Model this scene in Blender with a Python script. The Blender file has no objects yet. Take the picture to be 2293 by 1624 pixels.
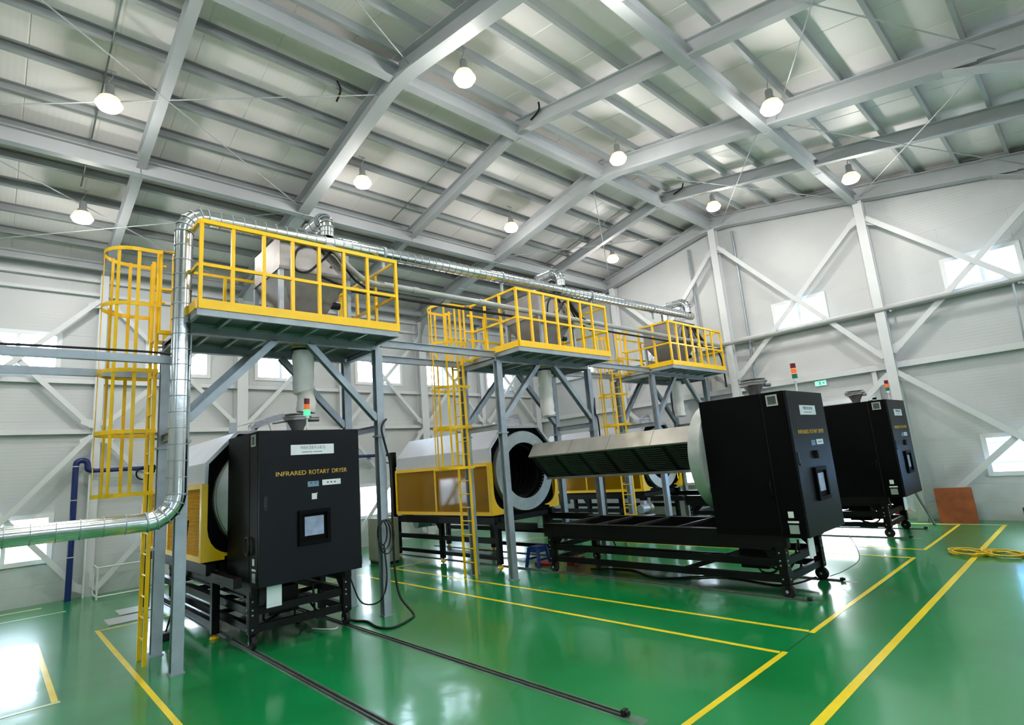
import bpy, bmesh, math, random
from mathutils import Vector, Matrix
random.seed(7)
S = bpy.context.scene
COL = S.collection
PI = math.pi

# ------------------------------------------------------------------ camera
RW = [[0.7329593131, -0.6754883067, -0.0805369034],
      [0.0656492606, 0.1880729279, -0.9799585442],
      [0.6770973489, 0.7129825533, 0.1821951119]]      # rows: image right, image down, view direction
cd = bpy.data.cameras.new('camera'); cam = bpy.data.objects.new('camera', cd); COL.objects.link(cam)
cd.sensor_fit = 'HORIZONTAL'; cd.sensor_width = 36.0; cd.lens = 1232.147 / 2293 * 36.0
cd.clip_start = 0.05; cd.clip_end = 300
r, d, f = [Vector(v) for v in RW]
M = Matrix(((r.x, -d.x, -f.x, 0), (r.y, -d.y, -f.y, 0), (r.z, -d.z, -f.z, 2.0), (0, 0, 0, 1)))
cam.matrix_world = M
S.camera = cam
# ------------------------------------------------------------------ world, exposure
W = bpy.data.worlds.new('sky'); S.world = W; W.use_nodes = True
nt = W.node_tree; bgn = nt.nodes['Background']
tc = nt.nodes.new('ShaderNodeTexCoord'); sep = nt.nodes.new('ShaderNodeSeparateXYZ'); cr = nt.nodes.new('ShaderNodeValToRGB')
nt.links.new(tc.outputs['Generated'], sep.inputs[0]); nt.links.new(sep.outputs['Z'], cr.inputs[0]); nt.links.new(cr.outputs[0], bgn.inputs[0])
cr.color_ramp.elements[0].position = 0.0; cr.color_ramp.elements[0].color = (0.93, 0.97, 1.0, 1)
cr.color_ramp.elements[1].position = 0.6; cr.color_ramp.elements[1].color = (0.72, 0.86, 1.0, 1)
SKY = 19.0
bgn.inputs[1].default_value = SKY
S.view_settings.view_transform = 'Standard'; S.view_settings.look = 'None'
S.view_settings.gamma = 1.0; S.view_settings.use_curve_mapping = False
S.view_settings.exposure = 0.06
S.cycles.max_bounces = 6; S.cycles.diffuse_bounces = 4; S.cycles.use_light_tree = False; S.cycles.glossy_bounces = 3; S.cycles.caustics_reflective = False; S.cycles.caustics_refractive = False
S.cycles.use_adaptive_sampling = True; S.cycles.adaptive_threshold = 0.1; S.cycles.adaptive_min_samples = 16
S.cycles.transparent_max_bounces = 12; S.cycles.sample_clamp_indirect = 6.0
S.cycles.use_denoising = True
LAMP_W = 38.0
UP_W = 52.0

# ------------------------------------------------------------------ materials
def srgb(r, g, b):
    c = []
    for v in (r, g, b):
        v /= 255.0
        c.append(v / 12.92 if v <= 0.04045 else ((v + 0.055) / 1.055) ** 2.4)
    return c
def mat(name, rgb, rough=0.5, metal=0.0, var=0.06, scale=4.0, bump=0.0, bscale=40.0, coat=0.0, emit=None, spec=0.5):
    m = bpy.data.materials.new(name); m.use_nodes = True
    n = m.node_tree.nodes; l = m.node_tree.links; b = n['Principled BSDF']
    c = srgb(*rgb)
    g = n.new('ShaderNodeTexCoord'); nz = n.new('ShaderNodeTexNoise'); nz.inputs['Scale'].default_value = scale; nz.inputs['Detail'].default_value = 5
    l.new(g.outputs['Object'], nz.inputs['Vector'])
    rp = n.new('ShaderNodeValToRGB')
    rp.color_ramp.elements[0].position = 0.3; rp.color_ramp.elements[1].position = 0.7
    rp.color_ramp.elements[0].color = [max(0, v * (1 - var)) for v in c] + [1]
    rp.color_ramp.elements[1].color = [min(1, v * (1 + var)) for v in c] + [1]
    l.new(nz.outputs['Fac'], rp.inputs[0]); l.new(rp.outputs[0], b.inputs['Base Color'])
    b.inputs['Roughness'].default_value = rough; b.inputs['Metallic'].default_value = metal
    b.inputs['Coat Weight'].default_value = coat; b.inputs['Coat Roughness'].default_value = 0.05
    b.inputs['Specular IOR Level'].default_value = spec
    if bump:
        nb = n.new('ShaderNodeTexNoise'); nb.inputs['Scale'].default_value = bscale; l.new(g.outputs['Object'], nb.inputs['Vector'])
        bp = n.new('ShaderNodeBump'); bp.inputs['Strength'].default_value = bump; bp.inputs['Distance'].default_value = 0.01
        l.new(nb.outputs['Fac'], bp.inputs['Height']); l.new(bp.outputs[0], b.inputs['Normal'])
    if emit:
        b.inputs['Emission Color'].default_value = srgb(*emit[0]) + [1]; b.inputs['Emission Strength'].default_value = emit[1]
    return m
def ribbed(name, rgb, rough, axis, freq, strength, dist=0.004, metal=0.0, var=0.05, scale=0.8):
    m = mat(name, rgb, rough, metal, var, scale)
    n = m.node_tree.nodes; l = m.node_tree.links; b = n['Principled BSDF']
    g = n.new('ShaderNodeTexCoord'); s = n.new('ShaderNodeSeparateXYZ'); l.new(g.outputs['Object'], s.inputs[0])
    mu = n.new('ShaderNodeMath'); mu.operation = 'MULTIPLY'; mu.inputs[1].default_value = freq * 2 * PI; l.new(s.outputs[axis], mu.inputs[0])
    sn = n.new('ShaderNodeMath'); sn.operation = 'SINE'; l.new(mu.outputs[0], sn.inputs[0])
    bp = n.new('ShaderNodeBump'); bp.inputs['Strength'].default_value = strength; bp.inputs['Distance'].default_value = dist
    l.new(sn.outputs[0], bp.inputs['Height']); l.new(bp.outputs[0], b.inputs['Normal'])
    return m
def glassy(name, rgb, gloss, rough=0.03, tint_rough=None):
    m = bpy.data.materials.new(name); m.use_nodes = True
    n = m.node_tree.nodes; l = m.node_tree.links; n.remove(n['Principled BSDF'])
    t = n.new('ShaderNodeBsdfTransparent'); t.inputs[0].default_value = srgb(*rgb) + [1]
    g = n.new('ShaderNodeBsdfGlossy'); g.inputs['Roughness'].default_value = rough
    fr = n.new('ShaderNodeFresnel'); fr.inputs[0].default_value = 1.45
    mx = n.new('ShaderNodeMixShader'); ad = n.new('ShaderNodeMath'); ad.operation = 'MULTIPLY'; ad.inputs[1].default_value = gloss
    l.new(fr.outputs[0], ad.inputs[0]); l.new(ad.outputs[0], mx.inputs[0]); l.new(t.outputs[0], mx.inputs[1]); l.new(g.outputs[0], mx.inputs[2])
    l.new(mx.outputs[0], n['Material Output'].inputs[0])
    return m
def floor_material():
    m = bpy.data.materials.new('green epoxy'); m.use_nodes = True
    n = m.node_tree.nodes; l = m.node_tree.links; b = n['Principled BSDF']
    g = n.new('ShaderNodeTexCoord')
    def noise(sc, det=4, vec=None):
        z = n.new('ShaderNodeTexNoise'); z.inputs['Scale'].default_value = sc; z.inputs['Detail'].default_value = det
        l.new(vec or g.outputs['Object'], z.inputs['Vector']); return z
    a = noise(0.55, 6); rp = n.new('ShaderNodeValToRGB'); l.new(a.outputs['Fac'], rp.inputs[0])
    rp.color_ramp.elements[0].position = 0.32; rp.color_ramp.elements[0].color = srgb(0, 120, 54) + [1]
    rp.color_ramp.elements[1].position = 0.72; rp.color_ramp.elements[1].color = srgb(10, 142, 78) + [1]
    l.new(rp.outputs[0], b.inputs['Base Color'])
    rr = n.new('ShaderNodeMapRange'); rr.inputs['To Min'].default_value = 0.06; rr.inputs['To Max'].default_value = 0.17
    a2 = noise(1.3, 5); l.new(a2.outputs['Fac'], rr.inputs[0]); l.new(rr.outputs[0], b.inputs['Coat Roughness']); b.inputs['Roughness'].default_value = 0.31; b.inputs['Coat Weight'].default_value = 0.7; b.inputs['Coat IOR'].default_value = 1.5
    b1 = noise(1.6, 1); b2 = noise(9.0, 1)
    mx = n.new('ShaderNodeMath'); mx.operation = 'MULTIPLY_ADD'; mx.inputs[1].default_value = 0.10
    l.new(b2.outputs['Fac'], mx.inputs[0]); l.new(b1.outputs['Fac'], mx.inputs[2])
    bp = n.new('ShaderNodeBump'); bp.inputs['Strength'].default_value = 0.5; bp.inputs['Distance'].default_value = 0.012
    l.new(mx.outputs[0], bp.inputs['Height']); l.new(bp.outputs[0], b.inputs['Normal']); l.new(bp.outputs[0], b.inputs['Coat Normal'])
    b.inputs['IOR'].default_value = 1.45
    return m
def acrylic():
    m = glassy('amber acrylic', (255, 216, 76), 1.2, 0.07)
    n = m.node_tree.nodes; l = m.node_tree.links; out = n['Material Output']; old = out.inputs[0].links[0].from_socket
    df = n.new('ShaderNodeBsdfTranslucent'); df.inputs[0].default_value = srgb(246, 198, 10) + [1]
    d2 = n.new('ShaderNodeBsdfDiffuse'); d2.inputs[0].default_value = srgb(230, 184, 10) + [1]
    a = n.new('ShaderNodeMixShader'); a.inputs[0].default_value = 0.5; l.new(df.outputs[0], a.inputs[1]); l.new(d2.outputs[0], a.inputs[2])
    b = n.new('ShaderNodeMixShader'); b.inputs[0].default_value = 0.38; l.new(old, b.inputs[1]); l.new(a.outputs[0], b.inputs[2]); l.new(b.outputs[0], out.inputs[0])
    return m
MT = dict(
    floor=floor_material(),
    wall=ribbed('white wall sheet', (202, 205, 207), 0.42, 'Z', 14, 0.07),
    roof=ribbed('pale roof sheet', (244, 239, 240), 0.45, 'X', 12, 0.09),
    purl_shade=mat('shade darkened purlin steel', (150, 155, 156), 0.5, 0.1, 0.06, 3),  # same grey steel, darkened to paint shade into the left slope purlins
    beam=mat('light grey painted steel', (176, 180, 184), 0.5, 0, 0.04, 2),
    wbeam=mat('white painted wall steel', (217, 220, 223), 0.45, 0, 0.03, 2),
    dado=mat('pale concrete base', (196, 202, 202), 0.7, 0, 0.06, 3),
    frame=mat('white window plastic', (232, 235, 236), 0.4, 0, 0.02),
    glass=glassy('window glass', (244, 250, 255), 0.8),
    yellow=mat('safety yellow paint', (255, 200, 6), 0.38, 0, 0.05, 6),
    galv=mat('grey galvanised steel', (158, 167, 176), 0.42, 0.35, 0.1, 6),
    galvd=mat('dark grey deck steel', (108, 118, 116), 0.5, 0.3, 0.12, 5),
    duct=mat('bright spiral duct', (214, 220, 222), 0.2, 1.0, 0.06, 8, 0.15, 14),
    steel=mat('brushed stainless', (150, 147, 146), 0.42, 0.6, 0.12, 5),
    black=mat('black powder coat', (5, 6, 7), 0.5, 0, 0.15, 5, spec=0.07),
    door=mat('blue black powder coat', (10, 14, 20), 0.42, 0, 0.1, 5, spec=0.2),
    blackm=mat('black painted frame', (7, 8, 9), 0.45, 0, 0.15, 5, spec=0.2),
    rubber=mat('black rubber', (12, 12, 13), 0.6, 0, 0.1),
    hood=mat('silver white hood sheet', (204, 206, 214), 0.36, 0.15, 0.04, 2),
    amber=acrylic(),
    louvre=mat('amber louvre sheet', (232, 172, 0), 0.6, 0, 0.08, 5, spec=0.1),
    drum=mat('drum steel', (186, 182, 172), 0.4, 0.5, 0.15, 3),
    drumin=mat('dark drum interior', (24, 26, 26), 0.45, 0.5, 0.2, 5),  # liner and flights coloured near black
    ring=mat('dull flange steel', (176, 182, 180), 0.45, 0.5, 0.1, 6),
    heater=mat('heater cover steel', (206, 202, 196), 0.35, 0.55, 0.08, 4),
    grille=mat('dark heater grille', (40, 46, 42), 0.4, 0.6, 0.2, 8),
    fin=mat('grille slot edge', (140, 148, 142), 0.35, 0.7, 0.1, 8),
    gold=mat('gold lettering', (222, 176, 62), 0.4, 0, 0.05),
    white=mat('white label', (232, 236, 240), 0.5, 0, 0.03),
    ink=mat('dark print', (90, 98, 110), 0.6, 0, 0.02),
    bluel=mat('blue grey label', (120, 148, 172), 0.5, 0, 0.05),
    screen=mat('lit touch screen', (120, 135, 155), 0.12, 0, 0.25, 9, emit=((130, 146, 170), 0.35)),
    fabric=mat('white fabric sleeve', (242, 236, 232), 0.85, 0, 0.05, 6, 0.4, 10),
    red=mat('red plastic', (170, 20, 28), 0.35), amberl=mat('orange beacon', (232, 96, 30), 0.3, emit=((240, 110, 40), 0.5)),
    redl=mat('red beacon', (120, 16, 24), 0.3), green=mat('green beacon', (20, 120, 90), 0.3),
    greenl=mat('lit green beacon', (80, 220, 150), 0.3, emit=((90, 240, 160), 1.1)),
    blue=mat('navy blue pipe paint', (22, 40, 104), 0.35), stool=mat('blue plastic', (16, 48, 120), 0.4),
    line=mat('yellow floor paint', (240, 214, 44), 0.25, 0, 0.06, 3),
    paleline=mat('pale floor paint', (214, 226, 170), 0.3, 0, 0.06, 3),
    rail=mat('dark rail steel', (40, 44, 44), 0.4, 0.5, 0.2, 6), raile=mat('worn rail edge', (120, 126, 122), 0.4, 0.5, 0.2, 6),
    joint=mat('dark floor joint', (8, 60, 34), 0.4), dust=mat('dusty track strip', (84, 116, 98), 0.3, 0, 0.25, 6),
    olive=mat('olive grey cabinet paint', (126, 130, 112), 0.5), ply=mat('brown plywood', (150, 78, 34), 0.55, 0, 0.3, 5),
    hose=mat('yellow hose', (214, 178, 24), 0.45), lens=mat('lamp lens', (255, 250, 238), 0.4, emit=((255, 246, 226), 40.0)),
    refl=mat('glowing lamp reflector', (240, 226, 196), 0.4, emit=((255, 222, 160), 1.6)), lampm=mat('lamp housing', (168, 172, 174), 0.4, 0.4), pvc=mat('grey plastic pipe', (160, 163, 162), 0.4),
    exitm=mat('exit sign face', (150, 235, 205), 0.4, emit=((150, 245, 210), 0.9)), exitg=mat('exit sign green', (10, 150, 100), 0.4),
    hatch=mat('beige cover plate', (168, 172, 164), 0.4), outblue=mat('blue building sheet', (120, 176, 224), 0.6), outgr=mat('yard ground', (190, 192, 188), 0.8),
    carton=mat('brown carton', (170, 128, 96), 0.7),
)
# ------------------------------------------------------------------ mesh helpers
class MB:
    def __init__(s): s.v = []; s.f = []; s.sm = []
    def add(s, vs, fs, smooth=False):
        o = len(s.v); s.v += [tuple(p) for p in vs]
        for q in fs: s.f.append([i + o for i in q]); s.sm.append(smooth)
        return s
    def box(s, x0, x1, y0, y1, z0, z1):
        return s.add([(x0, y0, z0), (x1, y0, z0), (x1, y1, z0), (x0, y1, z0), (x0, y0, z1), (x1, y0, z1), (x1, y1, z1), (x0, y1, z1)],
                     [(0, 3, 2, 1), (4, 5, 6, 7), (0, 1, 5, 4), (1, 2, 6, 5), (2, 3, 7, 6), (3, 0, 4, 7)])
    def bar(s, p0, p1, w, h, up=(0, 0, 1)):
        p0 = Vector(p0); p1 = Vector(p1); t = (p1 - p0).normalized(); u = Vector(up)
        a = t.cross(u)
        if a.length < 1e-4: a = t.cross(Vector((0, 1, 0)))
        a.normalize(); b = a.cross(t).normalized(); a = a * w / 2; b = b * h / 2
        return s.add([p0 - a - b, p0 + a - b, p0 + a + b, p0 - a + b, p1 - a - b, p1 + a - b, p1 + a + b, p1 - a + b],
                     [(0, 1, 2, 3), (7, 6, 5, 4), (0, 4, 5, 1), (1, 5, 6, 2), (2, 6, 7, 3), (3, 7, 4, 0)])
    def ibeam(s, p0, p1, h, bf, tf=0.015, tw=0.012, up=(0, 0, 1)):
        p0 = Vector(p0); p1 = Vector(p1); t = (p1 - p0).normalized(); a = t.cross(Vector(up)).normalized(); b = a.cross(t).normalized()
        for o in (-(h - tf) / 2, (h - tf) / 2): s.bar(p0 + b * o, p1 + b * o, bf, tf, b)
        return s.bar(p0, p1, tw, h - 2 * tf, b)
    def tube(s, pts, r, n=8, closed=False, caps=True, rs=None):
        pts = [Vector(p) for p in pts]; k = len(pts); T = []
        for i in range(k):
            a = pts[i - 1] if (i or closed) else pts[0]; b = pts[(i + 1) % k] if (i < k - 1 or closed) else pts[-1]
            T.append((b - a).normalized())
        u = T[0].cross(Vector((0, 0, 1)))
        if u.length < 1e-3: u = T[0].cross(Vector((1, 0, 0)))
        u.normalize(); vs = []
        for i in range(k):
            u = (u - T[i] * u.dot(T[i])).normalized(); w = T[i].cross(u); rr = rs[i] if rs else r
            for j in range(n):
                a = 2 * PI * j / n; vs.append(pts[i] + (u * math.cos(a) + w * math.sin(a)) * rr)
        fs = []
        for i in range(k if closed else k - 1):
            i2 = (i + 1) % k
            for j in range(n): fs.append((i * n + j, i * n + (j + 1) % n, i2 * n + (j + 1) % n, i2 * n + j))
        s.add(vs, fs, True)
        if caps and not closed: o = len(s.v) - k * n; s.f += [[o + j for j in range(n)][::-1], [o + (k - 1) * n + j for j in range(n)]]; s.sm += [False, False]
        return s
    def cyl(s, p0, p1, r0, r1=None, n=20): return s.tube([p0, p1], r0, n, rs=[r0, r0 if r1 is None else r1])
    def lathe(s, prof, c=(0, 0, 0), axis='z', n=28, closed=False):
        vs = []; c = Vector(c)
        for (r, h) in prof:
            for j in range(n):
                a = 2 * PI * j / n; x, y = r * math.cos(a), r * math.sin(a)
                vs.append(c + (Vector((x, y, h)) if axis == 'z' else Vector((x, h, y)) if axis == 'y' else Vector((h, x, y))))
        k = len(prof); fs = []
        for i in range(k if closed else k - 1):
            i2 = (i + 1) % k
            for j in range(n): fs.append((i * n + j, i * n + (j + 1) % n, i2 * n + (j + 1) % n, i2 * n + j))
        return s.add(vs, fs, True)
    def prism(s, poly, axis, a0, a1):
        def P(u, v, a): return (u, a, v) if axis == 'y' else (a, u, v) if axis == 'x' else (u, v, a)
        n = len(poly); vs = [P(u, v, a0) for u, v in poly] + [P(u, v, a1) for u, v in poly]
        return s.add(vs, [list(range(n))[::-1], [n + i for i in range(n)]] + [(i, (i + 1) % n, n + (i + 1) % n, n + i) for i in range(n)])
    def panel(s, o, U, V, N, lu, lv, t, c=0.008):
        o = Vector(o); U = Vector(U); V = Vector(V); N = Vector(N)
        def P(u, v, w): return o + U * u + V * v + N * w
        vs = [P(0, 0, -t), P(lu, 0, -t), P(lu, lv, -t), P(0, lv, -t), P(0, 0, -c), P(lu, 0, -c), P(lu, lv, -c), P(0, lv, -c), P(c, c, 0), P(lu - c, c, 0), P(lu - c, lv - c, 0), P(c, lv - c, 0)]
        return s.add(vs, [(0, 3, 2, 1), (8, 9, 10, 11)] + [(i, (i + 1) % 4, 4 + (i + 1) % 4, 4 + i) for i in range(4)] + [(4 + i, 4 + (i + 1) % 4, 8 + (i + 1) % 4, 8 + i) for i in range(4)])
    def mesh(s, name, bevel=0.0):
        me = bpy.data.meshes.new(name); me.from_pydata(s.v, [], s.f); me.polygons.foreach_set('use_smooth', s.sm)
        bm = bmesh.new(); bm.from_mesh(me); bmesh.ops.recalc_face_normals(bm, faces=bm.faces)
        if bevel: bmesh.ops.bevel(bm, geom=[e for e in bm.edges if len(e.link_faces) == 2 and e.calc_face_angle(0) > 0.5], offset=bevel, segments=2, affect='EDGES', profile=0.6)
        bm.to_mesh(me); bm.free()
        if any(s.sm): me.set_sharp_from_angle(angle=0.7)
        return me
def O(name, mb, m, parent=None, bevel=0.0, loc=None, label=None, kind=None):
    me = mb if isinstance(mb, bpy.types.Mesh) else mb.mesh(name, bevel)
    if not me.materials: me.materials.append(MT[m] if isinstance(m, str) else m)
    o = bpy.data.objects.new(name, me); COL.objects.link(o)
    if parent: o.parent = parent
    if loc: o.location = loc
    if label: o['label'] = label
    if kind: o['kind'] = kind
    return o
def T(name, loc, label, cat, group=None, rotz=0.0):
    o = bpy.data.objects.new(name, None); o.empty_display_size = 0.2; COL.objects.link(o); o.location = loc; o.rotation_euler = (0, 0, rotz)
    o['label'] = label; o['category'] = cat
    if group: o['group'] = group
    return o
def tag(o, label, cat, group=None):
    o['label'] = label; o['category'] = cat
    if group: o['group'] = group
    return o
def arc(c, r, a0, a1, n, u, v):
    c = Vector(c); u = Vector(u); v = Vector(v)
    return [c + u * (r * math.cos(a0 + (a1 - a0) * i / n)) + v * (r * math.sin(a0 + (a1 - a0) * i / n)) for i in range(n + 1)]
def bez(p, n=10):   # catmull rom through the points
    p = [Vector(q) for q in p]; out = []
    for i in range(len(p) - 1):
        a = p[max(i - 1, 0)]; b = p[i]; c = p[i + 1]; d = p[min(i + 2, len(p) - 1)]
        for k in range(n):
            t = k / n; out.append(0.5 * ((2 * b) + (c - a) * t + (2 * a - 5 * b + 4 * c - d) * t * t + (3 * b - a - 3 * c + d) * t ** 3))
    return out + [p[-1]]
def text(name, body, size, m, parent, loc, width=None, rot=(PI / 2, 0, 0), ext=0.001, align='CENTER'):
    cu = bpy.data.curves.new(name, 'FONT'); cu.body = body; cu.size = size; cu.align_x = align; cu.align_y = 'CENTER'; cu.extrude = ext
    to = bpy.data.objects.new(name, cu); COL.objects.link(to); bpy.context.view_layer.update()
    me = bpy.data.meshes.new_from_object(to.evaluated_get(bpy.context.evaluated_depsgraph_get())); bpy.data.objects.remove(to)
    me.materials.clear(); me.name = name
    if width and me.vertices:
        xs = [v.co.x for v in me.vertices]; k = width / max(1e-5, max(xs) - min(xs)); c = (max(xs) + min(xs)) / 2
        for v in me.vertices: v.co.x = (v.co.x - c) * k
    o = O(name, me, m, parent); o.location = loc; o.rotation_euler = rot
    return o

# ------------------------------------------------------------------ the hall
X0, X1, Y0, Y1, YR = -6.9, 15.75, -1.25, 15.35, 7.06
SL = 0.19
def rz(base, y): return base - SL * abs(y - YR)
PUR = 8.90; RT = 9.06
FRAMES = [(-1.2, 1), (1.61, 0), (4.6, 1), (7.4, 0), (10.22, 1), (12.82, 0), (15.5, 1)]
FRAMES = [(-6.7, 1), (-4.0, 0)] + FRAMES
fl = O('floor', MB().box(X0 - .2, X1 + .2, Y0 - .2, Y1 + .2, -0.2, 0), 'floor', kind='structure')
def fline(x0, y0, x1, y1, w=0.056, m='line', name='floor_line', z=0.0025):
    a = MB()
    if abs(x1 - x0) < abs(y1 - y0): a.box(x0 - w / 2, x0 + w / 2, min(y0, y1), max(y0, y1), 0.0003, z)
    else: a.box(min(x0, x1), max(x0, x1), y0 - w / 2, y0 + w / 2, 0.0003, z)
    return O(name, a, m, fl)
for (a, b) in ((1.33, 5.72), (6.5, 11.0), (11.81, 15.0)):
    fline(a - .04, 2.55, b + .04, 2.55); fline(a, 2.59, a, 11.18); fline(b, 2.59, b, 11.18); fline(a + .04, 11.14, b - .04, 11.14)
fline(-4, 1.82, 15.12, 1.82, 0.075); fline(15.08, 1.87, 15.08, 11, 0.06, 'paleline')
fline(0.61, 7.81, 0.61, 11.1); fline(-5, 7.77, 0.65, 7.77, 0.06, 'paleline')
fline(-5, 14.72, 0.85, 14.72, 0.1, 'paleline'); fline(-5, 13.75, 1.15, 13.75, 0.06, 'paleline')
O('floor_joint', MB().box(5.8, 6.42, 2.545, 2.555, 0.0003, 0.001), 'joint', fl)
for i, xc in enumerate((3.115, 8.32, 13.6)):
    for s in (-1, 1): O('track_strip', MB().box(xc + s * .63 - .06, xc + s * .63 + .06, 2.8, 13.2, 0.0002, 0.0012), 'dust', fl)

def subtract(rects, w):
    out = []
    for (a, b, c, d) in rects:
        x0, x1, z0, z1 = max(a, w[0]), min(b, w[1]), max(c, w[2]), min(d, w[3])
        if x0 >= x1 or z0 >= z1: out.append((a, b, c, d)); continue
        if a < x0: out.append((a, x0, c, d))
        if x1 < b: out.append((x1, b, c, d))
        if c < z0: out.append((x0, x1, c, z0))
        if z1 < d: out.append((x0, x1, z1, d))
    return out
def clip_roof(poly):
    for sgn in (1, -1):
        out = []
        fn = lambda p: (RT + 0.05) - SL * sgn * (p[0] - YR) - p[1]
        for i in range(len(poly)):
            a, b = poly[i], poly[(i + 1) % len(poly)]; fa, fb = fn(a), fn(b)
            if fa >= 0: out.append(a)
            if fa * fb < 0: t = fa / (fa - fb); out.append((a[0] + (b[0] - a[0]) * t, a[1] + (b[1] - a[1]) * t))
        poly = out
    return poly
def window(n, axis, plane, inn, u0, u1, z0, z1, mull=True):
    """white framed window in the wall; inn = direction into the room"""
    o = bpy.data.objects.new('window_%d' % n, None); COL.objects.link(o); o['kind'] = 'structure'
    uc = (u0 + u1) / 2; o.location = (uc, plane, z0) if axis == 'y' else (plane, uc, z0)
    h = z1 - z0; w = (u1 - u0) / 2; F = 0.07
    def part(name, a, b, c, d, e0, e1, m):
        e0, e1 = sorted((e0 * inn, e1 * inn)); q = MB()
        if axis == 'y': q.box(a, b, e0, e1, c, d)
        else: q.box(e0, e1, a, b, c, d)
        return O(name, q, m, o)
    part('window_frame', -w - F, w + F, -F, 0.02, -.09, .035, 'frame'); part('window_frame', -w - F, w + F, h - .02, h + F, -.09, .035, 'frame')
    part('window_frame', -w - F, -w + .02, .02, h - .02, -.09, .035, 'frame'); part('window_frame', w - .02, w + F, .02, h - .02, -.09, .035, 'frame')
    part('window_mullion', -.035, .035, .02, h - .02, -.07, .02, 'frame')
    part('glass_pane', -w + .02, -.035, .02, h - .02, -.04, -.03, 'glass'); part('glass_pane', .035, w - .02, .02, h - .02, -.04, -.03, 'glass')
    ld = bpy.data.lights.new('window_portal', 'AREA'); ld.shape = 'RECTANGLE'; ld.size = 2 * w + .1; ld.size_y = h + .1; ld.cycles.is_portal = True
    lo = bpy.data.objects.new('window_portal', ld); COL.objects.link(lo)
    out = plane - inn * .2
    lo.location = (uc, out, z0 + h / 2) if axis == 'y' else (out, uc, z0 + h / 2)
    v = Vector((0, inn, 0)) if axis == 'y' else Vector((inn, 0, 0)); lo.rotation_euler = v.to_track_quat('-Z', 'Y').to_euler()
ROWS = [.78, 1.75, 2.72, 3.69, 4.66, 5.63, 6.6, 7.57, 8.54, 9.3]
WIN = {'back': [(-5.2, -3.9, 4.86, 5.6), (-.45, .85, 4.86, 5.6), (2.55, 3.83, 4.86, 5.6), (5.05, 6.3, 4.86, 5.6), (7.98, 9.5, 4.86, 5.6), (10.5, 11.9, 4.86, 5.6), (13.2, 14.5, 4.86, 5.6),
               (-.45, .92, .86, 1.72), (2.6, 3.9, .86, 1.72), (7.95, 9.3, .86, 1.72), (10.5, 11.8, .86, 1.72), (13.2, 14.5, .86, 1.72)],
       'right': [(4.5, 5.75, 5.07, 5.76), (.65, 1.9, 5.12, 5.78), (.55, 1.9, 1.0, 1.76), (8.6, 9.9, 5.07, 5.76), (8.6, 9.9, 1.0, 1.76), (12.3, 13.5, 5.07, 5.76)],
       'front': [(-5, -3.6, 4.86, 5.6), (-2, -.6, 4.86, 5.6), (.6, 2, 4.86, 5.6), (3, 4.3, 4.86, 5.6), (5.6, 6.9, 4.86, 5.6), (8.2, 9.6, 4.86, 5.6), (11, 12.4, 4.86, 5.6), (13.2, 14.5, 4.86, 5.6),
                 (3, 4.3, .86, 1.9), (8.2, 9.6, .86, 1.9), (13.2, 14.5, .86, 1.9)],
       'door': [],
       'left': [(1.5, 2.9, 5.0, 5.75), (9, 10.4, 5.0, 5.75)]}
nwin = 1
def wall(side, axis, plane, inn, u0, u1, zt):
    global nwin
    q = MB()
    if axis == 'y': q.box(u0, u1, min(plane, plane - inn * .15), max(plane, plane - inn * .15), 0, .38)
    else:
        for (a, b) in (((u0, 3.78), (6.1, u1)) if side == 'right' else ((u0, u1),)): q.box(min(plane, plane - inn * .15), max(plane, plane - inn * .15), a, b, 0, .38)
    root = O('wall_' + side, q, 'dado', kind='structure')
    def piece(a, b, c, d, m='wall', nm='wall_panel'):
        if axis == 'y':
            U = (1, 0, 0) if inn < 0 else (-1, 0, 0); o = (a if inn < 0 else b, plane, c)
            O(nm, MB().panel(o, U, (0, 0, 1), (0, inn, 0), b - a, d - c, .12, .003), m, root)
        else:
            poly = clip_roof([(a, c), (b, c), (b, d), (a, d)])
            if len(poly) < 3: return
            if d > 6.9:
                x = sorted((plane, plane - inn * .12)); O(nm, MB().prism(poly, 'x', x[0], x[1]), m, root)
            else:
                U = (0, 1, 0) if inn > 0 else (0, -1, 0); o = (plane, a if inn > 0 else b, c)
                O(nm, MB().panel(o, U, (0, 0, 1), (inn, 0, 0), b - a, d - c, .12, .003), m, root)
    wins = WIN[side]
    dz = [(3.78, 6.1, 0, 2.85)] if side == 'right' else []
    rects = [(u0, u1, .38, .78)]
    for w in dz: rects = subtract(rects, w)
    for rc in rects: piece(*rc, 'dado', 'base_panel')
    for i in range(len(ROWS) - 1):
        c, d = ROWS[i], min(ROWS[i + 1], zt)
        if d <= c: continue
        rects = [(u0, u1, c, d)]
        for w in wins + dz: rects = subtract(rects, w)
        for rc in rects: piece(*rc)
    for w in wins:
        window(nwin, axis, plane, inn, *w); nwin += 1
    return root
wb = wall('back', 'y', Y1, -1, X0, X1, 7.57)
wf = wall('front', 'y', Y0, 1, X0, X1, 7.57)
wr = wall('right', 'x', X1, -1, Y0, Y1, 9.3)
wl = wall('left', 'x', X0, 1, Y0, Y1, 9.3)

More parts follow.
